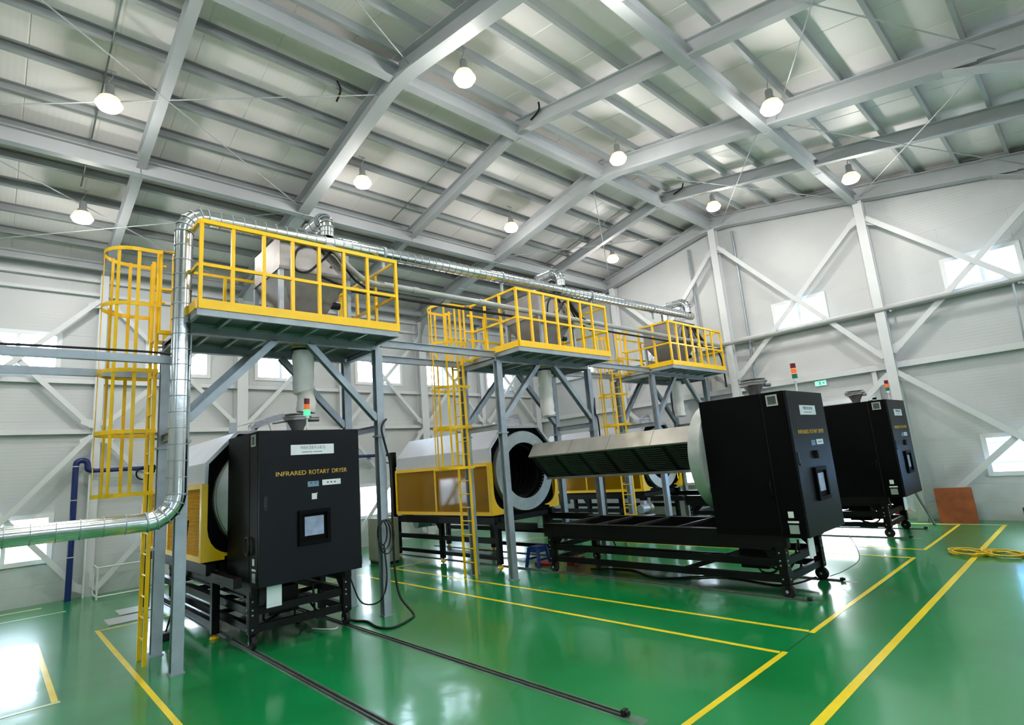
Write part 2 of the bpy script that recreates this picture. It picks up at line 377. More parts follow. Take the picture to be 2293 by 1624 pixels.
# open door in the gable wall, daylight behind
dr1 = bpy.data.objects.new('door_1', None); COL.objects.link(dr1); dr1.location = (X1, 4.94, 0); dr1['kind'] = 'structure'
for a in (-1.2, 1.12): O('door_jamb', MB().box(-.06, .12, a, a + .08, 0, 2.9), 'frame', dr1)
O('door_head', MB().box(-.06, .12, -1.2, 1.2, 2.85, 2.95), 'frame', dr1)
for k in range(5): O('shutter_roll', MB().box(.02, .06, -1.12, 1.12, 2.55 + k * .06, 2.605 + k * .06), 'frame', dr1)
ld = bpy.data.lights.new('door_portal', 'AREA'); ld.shape = 'RECTANGLE'; ld.size = 2.4; ld.size_y = 2.9; ld.cycles.is_portal = True
lo = bpy.data.objects.new('door_portal', ld); COL.objects.link(lo); lo.location = (X1 + .25, 4.94, 1.42); lo.rotation_euler = Vector((-1, 0, 0)).to_track_quat('-Z', 'Z').to_euler()
# ceiling: sheets, purlins, rafters, tie beams
cs = MB(); cs.box(X0, X1, YR - .15, YR + .15, RT + .13, RT + .2)
ceil = O('ceiling', cs, 'roof', kind='structure')
ln = math.sqrt(1 + SL * SL)
k = 0; x = X0
while x < X1 - .01:
    w = min(.98, X1 - x)
    for s in (-1, 1):
        L = (Y1 - YR + .15) if s > 0 else (YR - Y0 + .15)
        V = Vector((0, s / ln, -SL / ln)); N = Vector((0, -s * SL / ln, -1 / ln))
        U = V.cross(N)
        o = Vector((x if U.x > 0 else x + w, YR, RT))
        O('roof_sheet', MB().panel(o, U, V, N, w, L * ln, .12, .012), 'roof', ceil)
    x += .98
PY = [YR + s * (.98 + .8125 * i) for s in (-1, 1) for i in range(10) if (s > 0 and .98 + .8125 * i < 8.2) or (s < 0 and .98 + .8125 * i < 8.2)]
pme = MB()
pme.box(X0 + .02, X1 - .02, -.028, .028, .145, .16); pme.box(X0 + .02, X1 - .02, -.028, -.018, .012, .148); pme.box(X0 + .02, X1 - .02, -.028, .035, 0, .012)
pm = pme.mesh('purlin')
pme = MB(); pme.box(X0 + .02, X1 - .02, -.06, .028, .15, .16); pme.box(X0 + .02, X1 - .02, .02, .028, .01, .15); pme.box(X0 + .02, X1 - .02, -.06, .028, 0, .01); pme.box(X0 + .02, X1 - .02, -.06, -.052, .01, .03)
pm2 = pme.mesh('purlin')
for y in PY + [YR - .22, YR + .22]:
    o = O('purlin', pm if y < YR else pm2, 'beam' if y < YR else 'purl_shade', ceil, loc=(0, y, rz(PUR, y)))
for (x, main) in FRAMES:
    h, bf = (.37, .25) if main else (.28, .15)
    base = PUR - h / 2
    for s in (-1, 1):
        ye = (Y1 - .12) if s > 0 else (Y0 + .12)
        q = MB().ibeam((x, YR, base), (x, ye, rz(base, ye)), h, bf, .018, .014)
        O('rafter', q, 'beam', ceil)
        if main:   # haunch and bolted splice
            y2 = ye - s * 1.9; zb = rz(PUR - h, ye)
            hq = MB().prism([(ye, rz(PUR - h, ye) + .02), (y2, rz(PUR - h, y2) + .02), (ye - s * .6, zb - .22), (ye - s * .38, zb - .55), (ye - s * .32, zb - 1.0), (ye, zb - 1.0)], 'x', x - .008, x + .008)
            pts = [(y2, rz(PUR - h, y2)), (ye - s * .6, zb - .22), (ye - s * .38, zb - .55), (ye - s * .32, zb - 1.0)]
            for i in range(3): hq.bar((x, pts[i][0], pts[i][1]), (x, pts[i + 1][0], pts[i + 1][1]), .25, .018, (0, 0, 1))
            O('haunch', hq, 'beam', ceil)
            ysp = YR - s * -5.9 if s > 0 else YR - 6.5
            O('splice_plate', MB().bar((x, ysp - .25, rz(PUR - h, ysp - .25) - .012), (x, ysp + .25, rz(PUR - h, ysp + .25) - .012), .23, .02), 'beam', ceil)
    if main:
        O('ridge_gusset', MB().prism([(YR - .45, rz(PUR - h, YR - .45)), (YR, PUR - h - .05), (YR + .45, rz(PUR - h, YR + .45)), (YR, PUR - h + .1)], 'x', x - .12, x + .12), 'beam', ceil)
    for s in (-1, 1):   # columns on the long walls
        yw = (Y1 - .16) if s > 0 else (Y0 + .16); rt = wb if s > 0 else wf
        if main: q = MB().ibeam((x, yw - s * .0, 0), (x, yw, 6.95), .3, .26, .016, .012, (0, 1, 0)); O('column', q, 'wbeam', rt)
        else: O('column', MB().ibeam((x, yw + s * .06, 0), (x, yw + s * .06, 7.1), .16, .16, .012, .01, (0, 1, 0)), 'wbeam', rt)
for i in range(len(FRAMES) - 1):
    a, b = FRAMES[i][0], FRAMES[i + 1][0]
    ha = .012
    O('ridge_beam', MB().ibeam((a + ha, YR, 8.64), (b - ha, YR, 8.64), .28, .16), 'beam', ceil)
    for y in (11.1, 3.3): O('strut_beam', MB().ibeam((a + ha, y, 7.86), (b - ha, y, 7.86), .28, .16), 'beam', ceil)
    for y in (14.95, -.85): O('eave_beam', MB().ibeam((a + ha, y, 7.2), (b - ha, y, 7.2), .16, .1), 'beam', ceil)
def rod(p, q):
    O('bracing_rod', MB().tube([(p[0], p[1], rz(8.62, p[1])), (q[0], q[1], rz(8.62, q[1]))], .011, 6), 'beam', ceil)
for (xa, xb) in ((-1.2, 4.5), (-6.6, -1.3)):
    for (ya, yb) in ((7.55, 11.0), (11.2, 14.9), (6.6, 3.4), (3.2, -.3)): rod((xa, ya), (xb, yb)); rod((xa, yb), (xb, ya))
for (ya, yb) in ((3.1, .1),): rod((4.7, ya), (10.15, yb)); rod((4.7, yb), (10.15, ya))
for (ya, yb) in ((6.7, 3.5), (3.15, .2), (7.5, 10.9)): rod((10.35, ya), (15.4, yb)); rod((10.35, yb), (15.4, ya))
for (x, ya, yb) in ((.86, 8.0, 11.0), (.86, 11.2, 12.4), (6.77, 8.0, 11.0), (12.3, 8.0, 11.0)):
    O('conduit', MB().tube([(x, ya, rz(PUR, ya) - .02), (x, yb, rz(PUR, yb) - .02)], .012, 6), 'galvd', ceil)
for (x, y) in ((7.2, 6.35), (3.9, 8.0), (12.6, 6.4), (12.9, 8.1)):
    O('roof_cable', MB().tube(bez([(x, y - .1, rz(PUR, y) + .02), (x + .12, y + .02, rz(PUR, y) - .03), (x + .18, y + .3, rz(PUR, y) - .06)], 5), .018, 6), 'rubber', ceil)
# girts and braces of the walls
def brace(parent, p, q, w=.12, out=(0, -1, 0), nm='brace'): O(nm, MB().bar(p, q, .012, w, out) if False else MB().bar(p, q, w, .05, out), 'wbeam', parent)
for (rt, yy, s) in ((wb, Y1 - .08, 1), (wf, Y0 + .08, -1)):
    for z in (3.47, 4.58): O('girt', MB().box(X0 + .05, X1 - .05, yy - .05, yy + .05, z - .05, z + .05), 'wbeam', rt)
    for z in (6.62, 6.95): O('girt', MB().box(X0 + .05, X1 - .05, yy - .04, yy + .04, z - .035, z + .035), 'wbeam', rt)
    xs = [q[0] for q in FRAMES]
    for i in range(len(xs) - 1):
        a, b = xs[i] + .1, xs[i + 1] - .1; y = yy - s * .2
        for (z0, z1) in ((3.56, 6.42), (.12, 3.36)):
            brace(rt, (a, y, z0), (b, y, z1), .1); brace(rt, (a, y + s * .06, z1), (b, y + s * .06, z0), .1)
            for (gx, gz, sx, sz) in ((a, z0, 1, 1), (b, z1, -1, -1), (a, z1, 1, -1), (b, z0, -1, 1)):
                O('gusset_plate', MB().prism([(gx - sx * .03, gz - sz * .04), (gx + sx * .2, gz + sz * .07), (gx + sx * .18, gz + sz * .2), (gx - sx * .03, gz + sz * .14)], 'y', y + s * .03, y + s * .04), 'wbeam', rt)
for (rt, xx, s) in ((wr, X1 - .1, 1), (wl, X0 + .1, -1)):
    for z in (3.6, 5.0): O('girt', MB().box(xx - .06, xx + .06, Y0 + .1, Y1 - .1, z - .07, z + .07), 'wbeam', rt)
    cy = (-.6, 3.25, 7.06, 10.9)
    for y in cy: O('column', MB().ibeam((xx - s * .16, y, 0), (xx - s * .16, y, rz(8.5, y)), .2, .2, .014, .012, (1, 0, 0)), 'wbeam', rt)
    x = xx - s * .2
    for i in range(3):
        a, b = cy[i] + .1, cy[i + 1] - .1
        za, zb = (7.25, 7.3) if i == 0 else (7.4, 7.9) if i == 1 else (7.9, 7.4)
        for (p0, p1, p2, p3) in (((a, 3.8), (b, zb), (a, za), (b, 3.9)), ((a, .12), (b, 3.4), (a, 3.4), (b, .12))):
            brace(rt, (x, p0[0], p0[1]), (x, p1[0], p1[1]), .12, (1, 0, 0)); brace(rt, (x + s * .06, p2[0], p2[1]), (x + s * .06, p3[0], p3[1]), .12, (1, 0, 0))
            for (g, sy, sz) in ((p0, 1, 1), (p1, -1, -1), (p2, 1, -1), (p3, -1, 1)):
                O('gusset_plate', MB().prism([(g[0] - sy * .03, g[1] - sz * .05), (g[0] + sy * .22, g[1] + sz * .1), (g[0] + sy * .2, g[1] + sz * .26), (g[0] - sy * .03, g[1] + sz * .16)], 'x', x + s * .03, x + s * .04), 'wbeam', rt)
O('column', MB().box(X1 - .12, X1 - .02, 3.62, 3.72, 0, 3.55), 'wbeam', wr)
for y in (6.55, 8.0): O('wall_conduit', MB().tube([(X1 - .08, y, 2.2), (X1 - .08, y, rz(8.4, y))], .035, 8), 'galv', wr)
# outside
og = O('outside_ground', MB().box(-60, 70, -50, 70, -.35, -.25), 'outgr', kind='structure')
nb = T('neighbour_building', (24, -1.4, -.25), 'pale blue sheet metal building seen through the low gable window', 'building')
O('wall', MB().box(-1.5, 1.5, -5, 5, 0, 3.6), 'outblue', nb)
for z in (1.15, 1.75): O('sill_band', MB().box(-1.56, -1.5, -5, 5, z, z + .07), 'white', nb)
O('roof', MB().prism([(-5.3, 3.6), (5.3, 3.6), (0, 4.3)], 'x', -1.7, 1.7), 'outgr', nb)

# ------------------------------------------------------------------ floor rails
XC = (3.115, 8.32, 13.6)
YF = (7.313, 2.84, 2.92)
RAILN = ('nearest', 'middle', 'farthest')
for i, xc in enumerate(XC):
    for s, side in ((-1, 'left'), (1, 'right')):
        t = T('floor_rail', (xc + s * .63, 2.98, 0), 'dark steel floor rail under the %s wheels of the %s dryer' % (side, RAILN[i]), 'rail', 'dryer floor rails')
        O('rail_base', MB().box(-.027, .027, 0, 10.1, .0015, .006), 'rail', t)
        for k in (-1, 1): O('rail_flange', MB().box(k * .021 - .004, k * .021 + .004, 0, 10.1, .006, .018), 'raile', t)
        O('end_stop', MB().box(-.03, .03, .0, .03, .006, .05).cyl((0, -.03, .03), (0, 0, .03), .018, n=10), 'rail', t)

# ------------------------------------------------------------------ dryer bodies
CZ = 1.87
def circ(r, a0, a1, n): return [(r * math.cos(a0 + (a1 - a0) * i / n), CZ + r * math.sin(a0 + (a1 - a0) * i / n)) for i in range(n + 1)]
def dryer_body(xc, yb, label, louvre):
    t = T('rotary_dryer', (xc, yb, 0), label, 'dryer', 'rotary dryer drum units')
    L = 3.6
    oct_ = [(-.94, 2.08), (-.93, 2.37), (-.53, 2.80), (.53, 2.80), (.93, 2.37), (.94, 2.08)]
    # hood sheets
    for i in range(5):
        (xa, za), (xb, zb) = oct_[i], oct_[i + 1]
        A = Vector((xa, 0, za)); B = Vector((xb, 0, zb)); V = (B - A).normalized(); N = Vector((0, 1, 0)).cross(V) * -1
        if N.dot(Vector((xa + xb, 0, za + zb - 2 * CZ))) < 0: N = -N
        for (y0, y1) in ((0, 1.3), (1.3, 2.45), (2.45, L)):
            U = V.cross(N)
            o = A + Vector((0, y0 if U.y > 0 else y1, 0))
            O('hood_sheet', MB().panel(o, U, V, N, y1 - y0, (B - A).length, .03, .006), 'hood', t)
    O('hood_rim', MB().prism([(x * 1.012, CZ + (z - CZ) * 1.012) for x, z in oct_] + [(x * .965, CZ + (z - CZ) * .965) for x, z in oct_[::-1]], 'y', -.03, .012), 'hood', t)
    O('hood_lug', MB().box(-.6, -.5, .1, .13, 2.8, 2.95).tube(bez([(-.55, .12, 2.86), (-.3, .5, 2.95), (-.1, .1, 2.98), (0.0, .1, 2.82)], 6), .01, 6), 'hood', t)
    # black end plates with the drum opening
    outl = [(-.9, 1.0), (-.9, 2.37), (-.53, 2.77), (.53, 2.77), (.9, 2.37), (.9, 1.0)]
    for (y0, nm) in ((.05, 'front_plate'), (L - .06, 'rear_plate')):
        m = 48; ci = circ(.84, 0, 2 * PI, m)[:-1]; vs = []; 
        def ray(a):
            dx, dz = math.cos(a), math.sin(a); best = 9
            for i in range(6):
                (x1, z1), (x2, z2) = outl[i], outl[(i + 1) % 6]; z1 -= CZ; z2 -= CZ
                den = dx * (z2 - z1) - dz * (x2 - x1)
                if abs(den) < 1e-9: continue
                tt = (x1 * (z2 - z1) - z1 * (x2 - x1)) / den; uu = (x1 * dz - z1 * dx) / den
                if tt > 0 and -1e-6 <= uu <= 1 + 1e-6: best = min(best, tt)
            return (dx * max(best, .845), CZ + dz * max(best, .845))
        ou = [ray(2 * PI * i / m) for i in range(m)]
        q = MB(); v = [(x, y0, z) for x, z in ci] + [(x, y0, z) for x, z in ou]
        q.add(v, [(i, (i + 1) % m, m + (i + 1) % m, m + i) for i in range(m)]); v2 = [(x, y0 + .02, z) for x, y, z in v]
        q.add(v2, [(i, m + i, m + (i + 1) % m, (i + 1) % m) for i in range(m)])
        O(nm, q, 'black', t)
    # drum
    O('drum_shell', MB().lathe([(.80, .0), (.80, L - .08), (.1, L - .06)], (0, 0, CZ), 'y', 56), 'drum', t)
    O('drum_flange', MB().lathe([(.585, -.06), (.83, -.06), (.83, .0), (.585, .0)], (0, 0, CZ), 'y', 56, closed=True), 'ring', t)
    O('drum_liner', MB().lathe([(.585, -.05), (.60, 3.4), (0.01, 3.42)], (0, 0, CZ), 'y', 48), 'drumin', t)
    for kx in range(18): O('drum_flight', MB().lathe([(.592, -.01), (.535, -.004), (.535, .004), (.592, .01)], (0, .14 + kx * .17, CZ), 'y', 40), 'drumin', t)
    for y in (.55, 2.9): O('drum_tyre', MB().lathe([(.80, -.05), (.85, -.05), (.85, .05), (.80, .05)], (0, y, CZ), 'y', 48), 'drum', t)
    # yellow side guards
    for s in (-1, 1):
        xa = s * .955
        def bx(y0, y1, z0, z1, nm='guard_frame', m='yellow', th=.03): O(nm, MB().box(xa - th, xa + th, y0, y1, z0, z1), m, t)
        bx(0, L, 2.015, 2.08); bx(0, L, 1.03, 1.10)
        ml = [0, 1.87, L - .05] if not louvre else [0, .95, 1.95, L - .05]
        for y in ml: bx(y, y + .05, 1.10, 2.015)
        for a, b in zip(ml[:-1], ml[1:]):
            if louvre:
                q = MB(); n = 46; a0, b0 = a + .05, b
                for k in range(n):
                    z = 1.10 + .915 * k / n; dz = .915 / n
                    q.prism([(xa + s * -.01, z), (xa + s * .014, z + dz * .2), (xa + s * .014, z + dz * .55), (xa - s * .01, z + dz * .98)], 'y', a0, b0)
                O('louvre_panel', q, 'louvre', t)
            else: bx(a + .05, b, 1.10, 2.015, 'amber_pane', 'amber', .004)
        g = [(s * u, v) for u, v in ((.985, 2.08), (.905, 2.08), (.905, 1.46), (.89, 1.36), (.855, 1.27), (.80, 1.195), (.73, 1.145), (.65, 1.115), (.55, 1.105), (.55, 1.09), (.68, 1.075), (.68, 1.03), (.985, 1.03))]
        O('guide_beam', MB().box(s * .815 - .05, s * .815 + .05, -1.06, .02, .77, .89), 'blackm', t)
        O('corner_guard', MB().prism(g, 'y', -.035, -.005), 'yellow', t)
    # base frame
    for s in (-1, 1):
        O('base_beam', MB().box(s * .84 - .06, s * .84 + .06, .02, L + .35, .84, .99), 'blackm', t)
        O('lower_rail', MB().box(s * .76 - .04, s * .76 + .04, .1, L + .3, .46, .56), 'blackm', t)
        O('lower_rail', MB().box(s * .76 - .04, s * .76 + .04, .1, L + .3, .14, .22), 'blackm', t)
        for y in (.04, 2.0, 3.85):
            O('leg', MB().box(s * .76 - .05, s * .76 + .05, y, y + .1, .06, .86), 'blackm', t, .006)
            O('foot_pad', MB().lathe([(.0, .001), (.06, .001), (.05, .035), (.02, .04), (.018, .065), (0, .065)], (s * .76, y + .05, 0), 'z', 16), 'yellow', t)
            O('leg_bracket', MB().prism([(y + .1, .86), (y + .28, .86), (y + .1, .64)], 'x', s * .76 - .02, s * .76 + .02), 'blackm', t)
    for y in (.07, 2.03, 3.88): O('cross_beam', MB().box(-.71, .71, y, y + .06, .86, .97), 'blackm', t)
    for y in (.6, 2.9):
        for s in (-1, 1): O('support_roller', MB().cyl((s * .55, y - .06, 1.17), (s * .55, y + .06, 1.17), .09, n=20), 'rail', t)
    O('drip_tray', MB().prism([(-.7, 1.0), (.7, 1.0), (.45, .9), (-.45, .9)], 'y', .3, L - .2), 'blackm', t)
    O('drive_motor', MB().cyl((-.25, 3.9, .72), (.15, 3.9, .72), .13, n=20).box(.15, .35, 3.78, 4.02, .6, .84).box(-.2, .05, 3.84, 3.96, .84, .92), 'galv', t)
    O('rear_post', MB().box(-.98, -.88, L + .12, L + .22, 0, 2.55).box(-.99, -.87, L + .1, L + .24, 2.2, 2.55), 'blackm', t, .006)
    O('hand_loop', MB().tube(arc((-1.05, L + .17, 2.4), .11, PI / 2, PI * 1.5, 10, (1, 0, 0), (0, 0, 1)), .015, 6), 'blackm', t)
    O('hood_arm', MB().tube(bez([(-.88, L + .17, 2.2), (-.7, L - .1, 2.22), (-.6, L - .2, 2.45)], 6), .025, 8), 'blackm', t)
    # cable chain on the hood
    if True:
        ch = T0 = MB()
        pts = [(-.15, .42, 2.83), (-.12, .42, 2.93), (.25, .42, 3.07), (.36, .42, 3.05), (.41, .42, 2.93), (.41, .42, 2.83)]
        P = bez(pts, 4)
        for a, b in zip(P[:-1], P[1:]): ch.bar(a, b, .1, .03, (0, 1, 0))
        O('cable_chain', ch, 'hood', t)
        ch2 = MB(); P = bez([(x + .14, y + .12, z) for x, y, z in pts[2:]], 4)
        for a, b in zip(P[:-1], P[1:]): ch2.bar(a, b, .08, .02, (0, 1, 0))
        O('cable_chain', ch2, 'hood', t)
        O('hood_cover', MB().box(.1, .5, 1.2, 2.0, 2.80, 2.88), 'hood', t, .01)
    return t
dryer_body(XC[0], 8.72, 'nearest dryer drum unit, silver octagonal hood, amber ribbed side panels', True)
dryer_body(XC[1], 8.68, 'middle dryer drum unit with open drum mouth and clear amber side panes', False)
dryer_body(XC[2], 8.68, 'farthest dryer drum unit, partly hidden behind the pulled out heater box', False)

# ------------------------------------------------------------------ dryer carriages
def carriage(xc, yf, label, idx):
    t = T('dryer_carriage', (xc, yf, 0), label, 'control cabinet', 'dryer carriages with control cabinets')
    W2 = .683; ZT = 2.685
    O('cabinet_body', MB().box(-W2, W2, .345, 1.25, .80, ZT), 'black', t, .008)
    O('cabinet_front', MB().box(-W2, W2, .03, .335, .775, ZT), 'black', t, .008)
    O('cabinet_seam', MB().box(-W2 + .01, W2 - .01, .334, .346, .81, ZT - .01), 'rubber', t)
    dr = O('cabinet_door', MB().box(-W2 + .004, W2 - .004, -.004, .03, .78, ZT - .004), 'door', t, .006)
    # things on the door (sub-parts)
    O('nameplate', MB().box(-.285, .305, -.008, -.0035, 2.355, 2.487), 'white', dr)
    text('nameplate_text', '적외선 건조기 (%d호기)' % (idx + 1), .05, 'ink', dr, (.01, -.009, 2.443), .34)
    for a, b in ((-.14, .0), (.015, .14)): O('nameplate_line', MB().box(a, b, -.0095, -.008, 2.385, 2.393), 'ink', dr)
    for wd, a, b in (('INFRARED', -.475, -.085), ('ROTARY', -.045, .235), ('DRYER', .275, .49)): text('title_lettering', wd, .08, 'gold', dr, ((a + b) / 2, -.005, 2.118), b - a, ext=.002)
    O('blue_sticker', MB().box(-.065, .085, -.0065, -.0035, 1.93, 2.0), 'bluel', dr)
    for x in (-.02, .04): O('sticker_mark', MB().prism([(x - .014, 1.985), (x + .014, 1.985), (x, 1.965)], 'y', -.008, -.0065), 'blue', dr)
    O('white_sticker', MB().box(.135, .395, -.0065, -.0035, 1.935, 2.008), 'white', dr)
    for x in (.21, .26, .31): O('sticker_mark', MB().box(x - .012, x + .012, -.008, -.0065, 1.962, 1.982), 'ink', dr)
    if idx == 0: O('paper_tag', MB().prism([(-.012, 1.765), (.056, 1.765), (.058, 1.83), (.07, 1.85), (.05, 1.842), (-.012, 1.842)], 'y', -.007, -.0035), 'white', dr)
    else: O('switch_box', MB().box(-.02, .065, -.05, -.004, 1.75, 1.86), 'rubber', dr, .005)
    fr = MB()
    for (a, b, c, d_) in ((-.2, .225, 1.585, 1.635), (-.2, .225, 1.195, 1.245), (-.2, -.15, 1.245, 1.585), (.175, .225, 1.245, 1.585)): fr.box(a, b, -.045, -.004, c, d_)
    O('screen_bezel', fr, 'black', dr, .004)
    O('screen_panel', MB().box(-.15, .175, -.012, -.004, 1.245, 1.585), 'black', dr)
    O('touch_screen', MB().box(-.115, .14, -.018, -.012, 1.31, 1.55), 'screen', dr)
    O('door_lock', MB().cyl((-.605, -.02, 1.70), (-.605, -.004, 1.70), .016, n=12).box(-.625, -.585, -.012, -.004, 1.72, 1.86), 'rail', dr)
    # sides
    for s in (-1, 1):
        xo = s * W2
        vg = MB(); a, b = sorted((xo, xo + s * .012))
        vg.box(a, b, .11, .26, 2.625, 2.645).box(a, b, .11, .26, 2.495, 2.515).box(a, b, .11, .13, 2.515, 2.625).box(a, b, .24, .26, 2.515, 2.625)
        O('vent_grille', vg, 'ring', t)
        vs = MB()
        for k in range(6): vs.box(min(xo, xo + s * .006), max(xo, xo + s * .006), .13, .24, 2.522 + k * .0175, 2.532 + k * .0175)
        O('vent_slats', vs, 'galvd', t)
        a, b = sorted((xo, xo + s * .003))
        O('warning_label', MB().box(a, b, .15, .22, 1.03, 1.11), 'white', t); O('type_label', MB().box(a, b, .10, .24, .965, .99), 'white', t)
        O('data_plate', MB().box(a, b, .11, .23, .83, .94), 'ring', t)
        if idx == 0:
            O('door_handle', MB().tube([(xo + s * .03, .35 + .085 * math.cos(q * PI / 10), 1.255 + .11 * math.sin(q * PI / 10)) for q in range(20)], .011, 6, closed=True), 'rubber', t)
        else:
            O('door_handle', MB().tube(bez([(xo, .37, 1.5), (xo + s * .035, .37, 1.48), (xo + s * .035, .37, 1.32), (xo, .37, 1.3)], 4), .009, 6), 'blackm', t)
    O('drip_plate', MB().prism([(-.56, .52), (-.38, .52), (-.38, .79), (-.56, .79)], 'y', .07, .085), 'white', t)
    # closing disc and heater box
    O('closing_disc', MB().lathe([(.0, 1.25), (.78, 1.25), (.82, 1.28), (.82, 1.46), (.0, 1.47)], (0, 0, CZ), 'y', 56), 'ring', t)
    E = 5.15
    sec = [(-.31, 2.38), (-.5, 2.13), (0, 1.66), (.5, 2.13), (.31, 2.38)]
    up = [(-.5, 2.13), (-.31, 2.38), (.31, 2.38), (.5, 2.13), (.48, 2.115), (.30, 2.36), (-.30, 2.36), (-.48, 2.115)]
    O('heater_cover', MB().prism(up, 'y', 1.47, E), 'heater', t)
    for y in (2.3, 3.2, 4.1): O('cover_seam', MB().prism([(x * 1.008, 2.13 + (z - 2.13) * 1.008) for x, z in up[:4]] + [(x, z) for x, z in up[3::-1]], 'y', y, y + .012), 'steel', t)
    O('heater_core', MB().prism([(-.47, 2.12), (0, 1.68), (.47, 2.12), (.29, 2.35), (-.29, 2.35)], 'y', 1.48, E - .01), 'grille', t)
    for s in (-1, 1):
        A = Vector((s * .47, 0, 2.12)); B = Vector((0, 0, 1.68)); D = (B - A); N = Vector((s * .68, 0, -.73))
        q = MB()
        for pnl in range(6):
            y0 = 1.55 + pnl * .59
            for k in range(11):
                u = .1 + .8 * k / 10
                p = A + D * u + N * .012
                q.bar(p + Vector((0, y0, 0)), p + D * -.0 + Vector((0, y0 + .33, 0)), .012, .006, N)
                q.bar(p + Vector((0, y0 + .34, 0)), p + D * -.1 + Vector((0, y0 + .50, 0)), .012, .006, N)
        O('grille_slots', q, 'fin', t, kind='stuff')
        O('grille_edge', MB().bar(A + Vector((0, 1.48, 0)) + N * .006, A + Vector((0, E, 0)) + N * .006, .02, .02, N), 'steel', t)
    O('heater_keel', MB().box(-.025, .025, 1.48, E, 1.645, 1.69), 'steel', t)
    # trolley frame
    fx = .62
    for s in (-1, 1):
        x = s * fx
        O('side_beam', MB().box(x - .05, x + .05, .3, 4.72, .64, .86), 'blackm', t)
        O('beam_flange', MB().box(x - .06, x + .06, 1.25, 4.70, .855, .868), 'blackm', t); O('beam_flange', MB().box(x - .075, x + .03, .5, 4.55, .615, .64), 'blackm', t)
        O('lower_rail', MB().box(x - .035, x + .035, .45, 4.6, .40, .50), 'blackm', t); O('lower_rail', MB().box(x - .035, x + .035, .45, 4.52, .20, .29), 'blackm', t)
        for y in (.40, 4.57):
            O('leg', MB().box(x - .06, x + .06, y - .06, y + .06, .195, .70), 'blackm', t, .006)
            O('leg_gusset', MB().prism([(y + (.06 if y < 2 else -.06), .66), (y + (.3 if y < 2 else -.3), .66), (y + (.06 if y < 2 else -.06), .42)], 'x', x - .02, x + .02), 'blackm', t)
            w = O('wheel', MB().lathe([(.0, -.028), (.082, -.028), (.09, -.018), (.09, .018), (.082, .028), (.0, .028)], (x, y, .0925), 'x', 22), 'rubber', t)
            O('wheel_hub', MB().cyl((x - .05, y, .0925), (x + .05, y, .0925), .02, n=10), 'ring', w)
            O('wheel_fork', MB().box(x - .045, x - .03, y - .022, y + .022, .08, .195).box(x + .03, x + .045, y - .022, y + .022, .08, .195).box(x - .05, x + .05, y - .05, y + .05, .185, .196), 'blackm', t)
            bq = MB()
            for z in (.25, .42, .48, .58): bq.cyl((x + s * .06, y + .02, z), (x + s * .068, y + .02, z), .011, n=8); bq.cyl((x - .02, y - .06, z), (x - .02, y - .068, z), .011, n=8)
            O('bolts', bq, 'ring', t, kind='stuff')
    for y in (1.95, 2.75, 3.55, 4.35): O('cross_bar', MB().box(-fx + .05, fx - .05, y, y + .04, .825, .865), 'rail', t)
    O('tray_floor', MB().box(-fx + .05, fx - .05, 1.3, 4.7, .70, .71), 'blackm', t)
    for y in (.40, 4.57):
        for z in (.45, .245): O('cross_rail', MB().box(-fx + .06, fx - .06, y - .03, y + .03, z - .045, z + .045), 'blackm', t)
    for (p, q) in (((-fx, 1.9, .45), (fx, 2.6, .22)), ((fx, 1.2, .45), (-fx, 2.0, .22))): O('diagonal_rail', MB().bar(p, q, .05, .06), 'blackm', t)
    O('under_box', MB().box(-.3, .1, .75, 1.15, .28, .62), 'blackm', t, .01)
    for k, pts in enumerate((((-.4, .5, .6), (-.42, .6, .3), (-.2, .9, .22), (.1, 1.1, .3)), ((.2, .5, .62), (.25, .55, .2), (.45, .9, .12), (.5, 1.4, .25)), ((0, .45, .6), (-.05, .5, .35), (.1, .8, .1), (.4, 1.2, .06)))):
        O('hanging_cable', MB().tube(bez(pts, 6), .016, 6), 'rubber', t)
    # inlet valve on top
    vx, vy = .1, .73
    v = O('inlet_valve', MB().lathe([(.075, ZT - .005), (.1, ZT - .005), (.1, ZT + .02), (.075, ZT + .03), (.09, ZT + .09), (.15, ZT + .2), (.155, ZT + .23), (.0, ZT + .23)], (vx, vy, 0), 'z', 24), 'steel', t)
    O('valve_flange', MB().lathe([(0, ZT + .24), (.2, ZT + .24), (.2, ZT + .262), (.0, ZT + .262)], (vx, vy, 0), 'z', 28).cyl((vx, vy, ZT + .262), (vx, vy, ZT + .285), .12, n=20).lathe([(0, ZT + .285), (.18, ZT + .285), (.18, ZT + .295), (0, ZT + .295)], (vx, vy, 0), 'z', 28), 'steel', v)
    O('valve_ring', MB().lathe([(.17, ZT + .2), (.185, ZT + .2), (.185, ZT + .24), (.17, ZT + .24)], (vx, vy, 0), 'z', 24), 'steel', v)
    O('valve_actuator', MB().cyl((vx + .1, vy - .08, ZT + .21), (vx + .27, vy - .13, ZT + .21), .035, n=14).cyl((vx - .12, vy, ZT + .2), (vx - .34, vy + .05, ZT + .17), .014, n=8), 'steel', v)
    # stack light
    sx, sy = (-.02, .1) if idx == 0 else (.05, .1)
    sl = O('stack_light', MB().cyl((sx, sy, ZT - .004), (sx, sy, ZT + .16), .012, n=10).cyl((sx, sy, ZT + .16), (sx, sy, ZT + .20), .03, n=14), 'white', t)
    z = ZT + .20
    for m in ('greenl' if idx == 0 else 'green', 'amberl', 'redl'):
        hh = .075 if not (idx == 0 and m == 'greenl') else .085
        O('beacon', MB().cyl((sx, sy, z + .004), (sx, sy, z + hh - .004), .036 if m != 'greenl' else .045, n=16), m, sl); z += hh
    O('beacon_cap', MB().cyl((sx, sy, z), (sx, sy, z + .012), .034, n=14), 'white', sl)
    return t
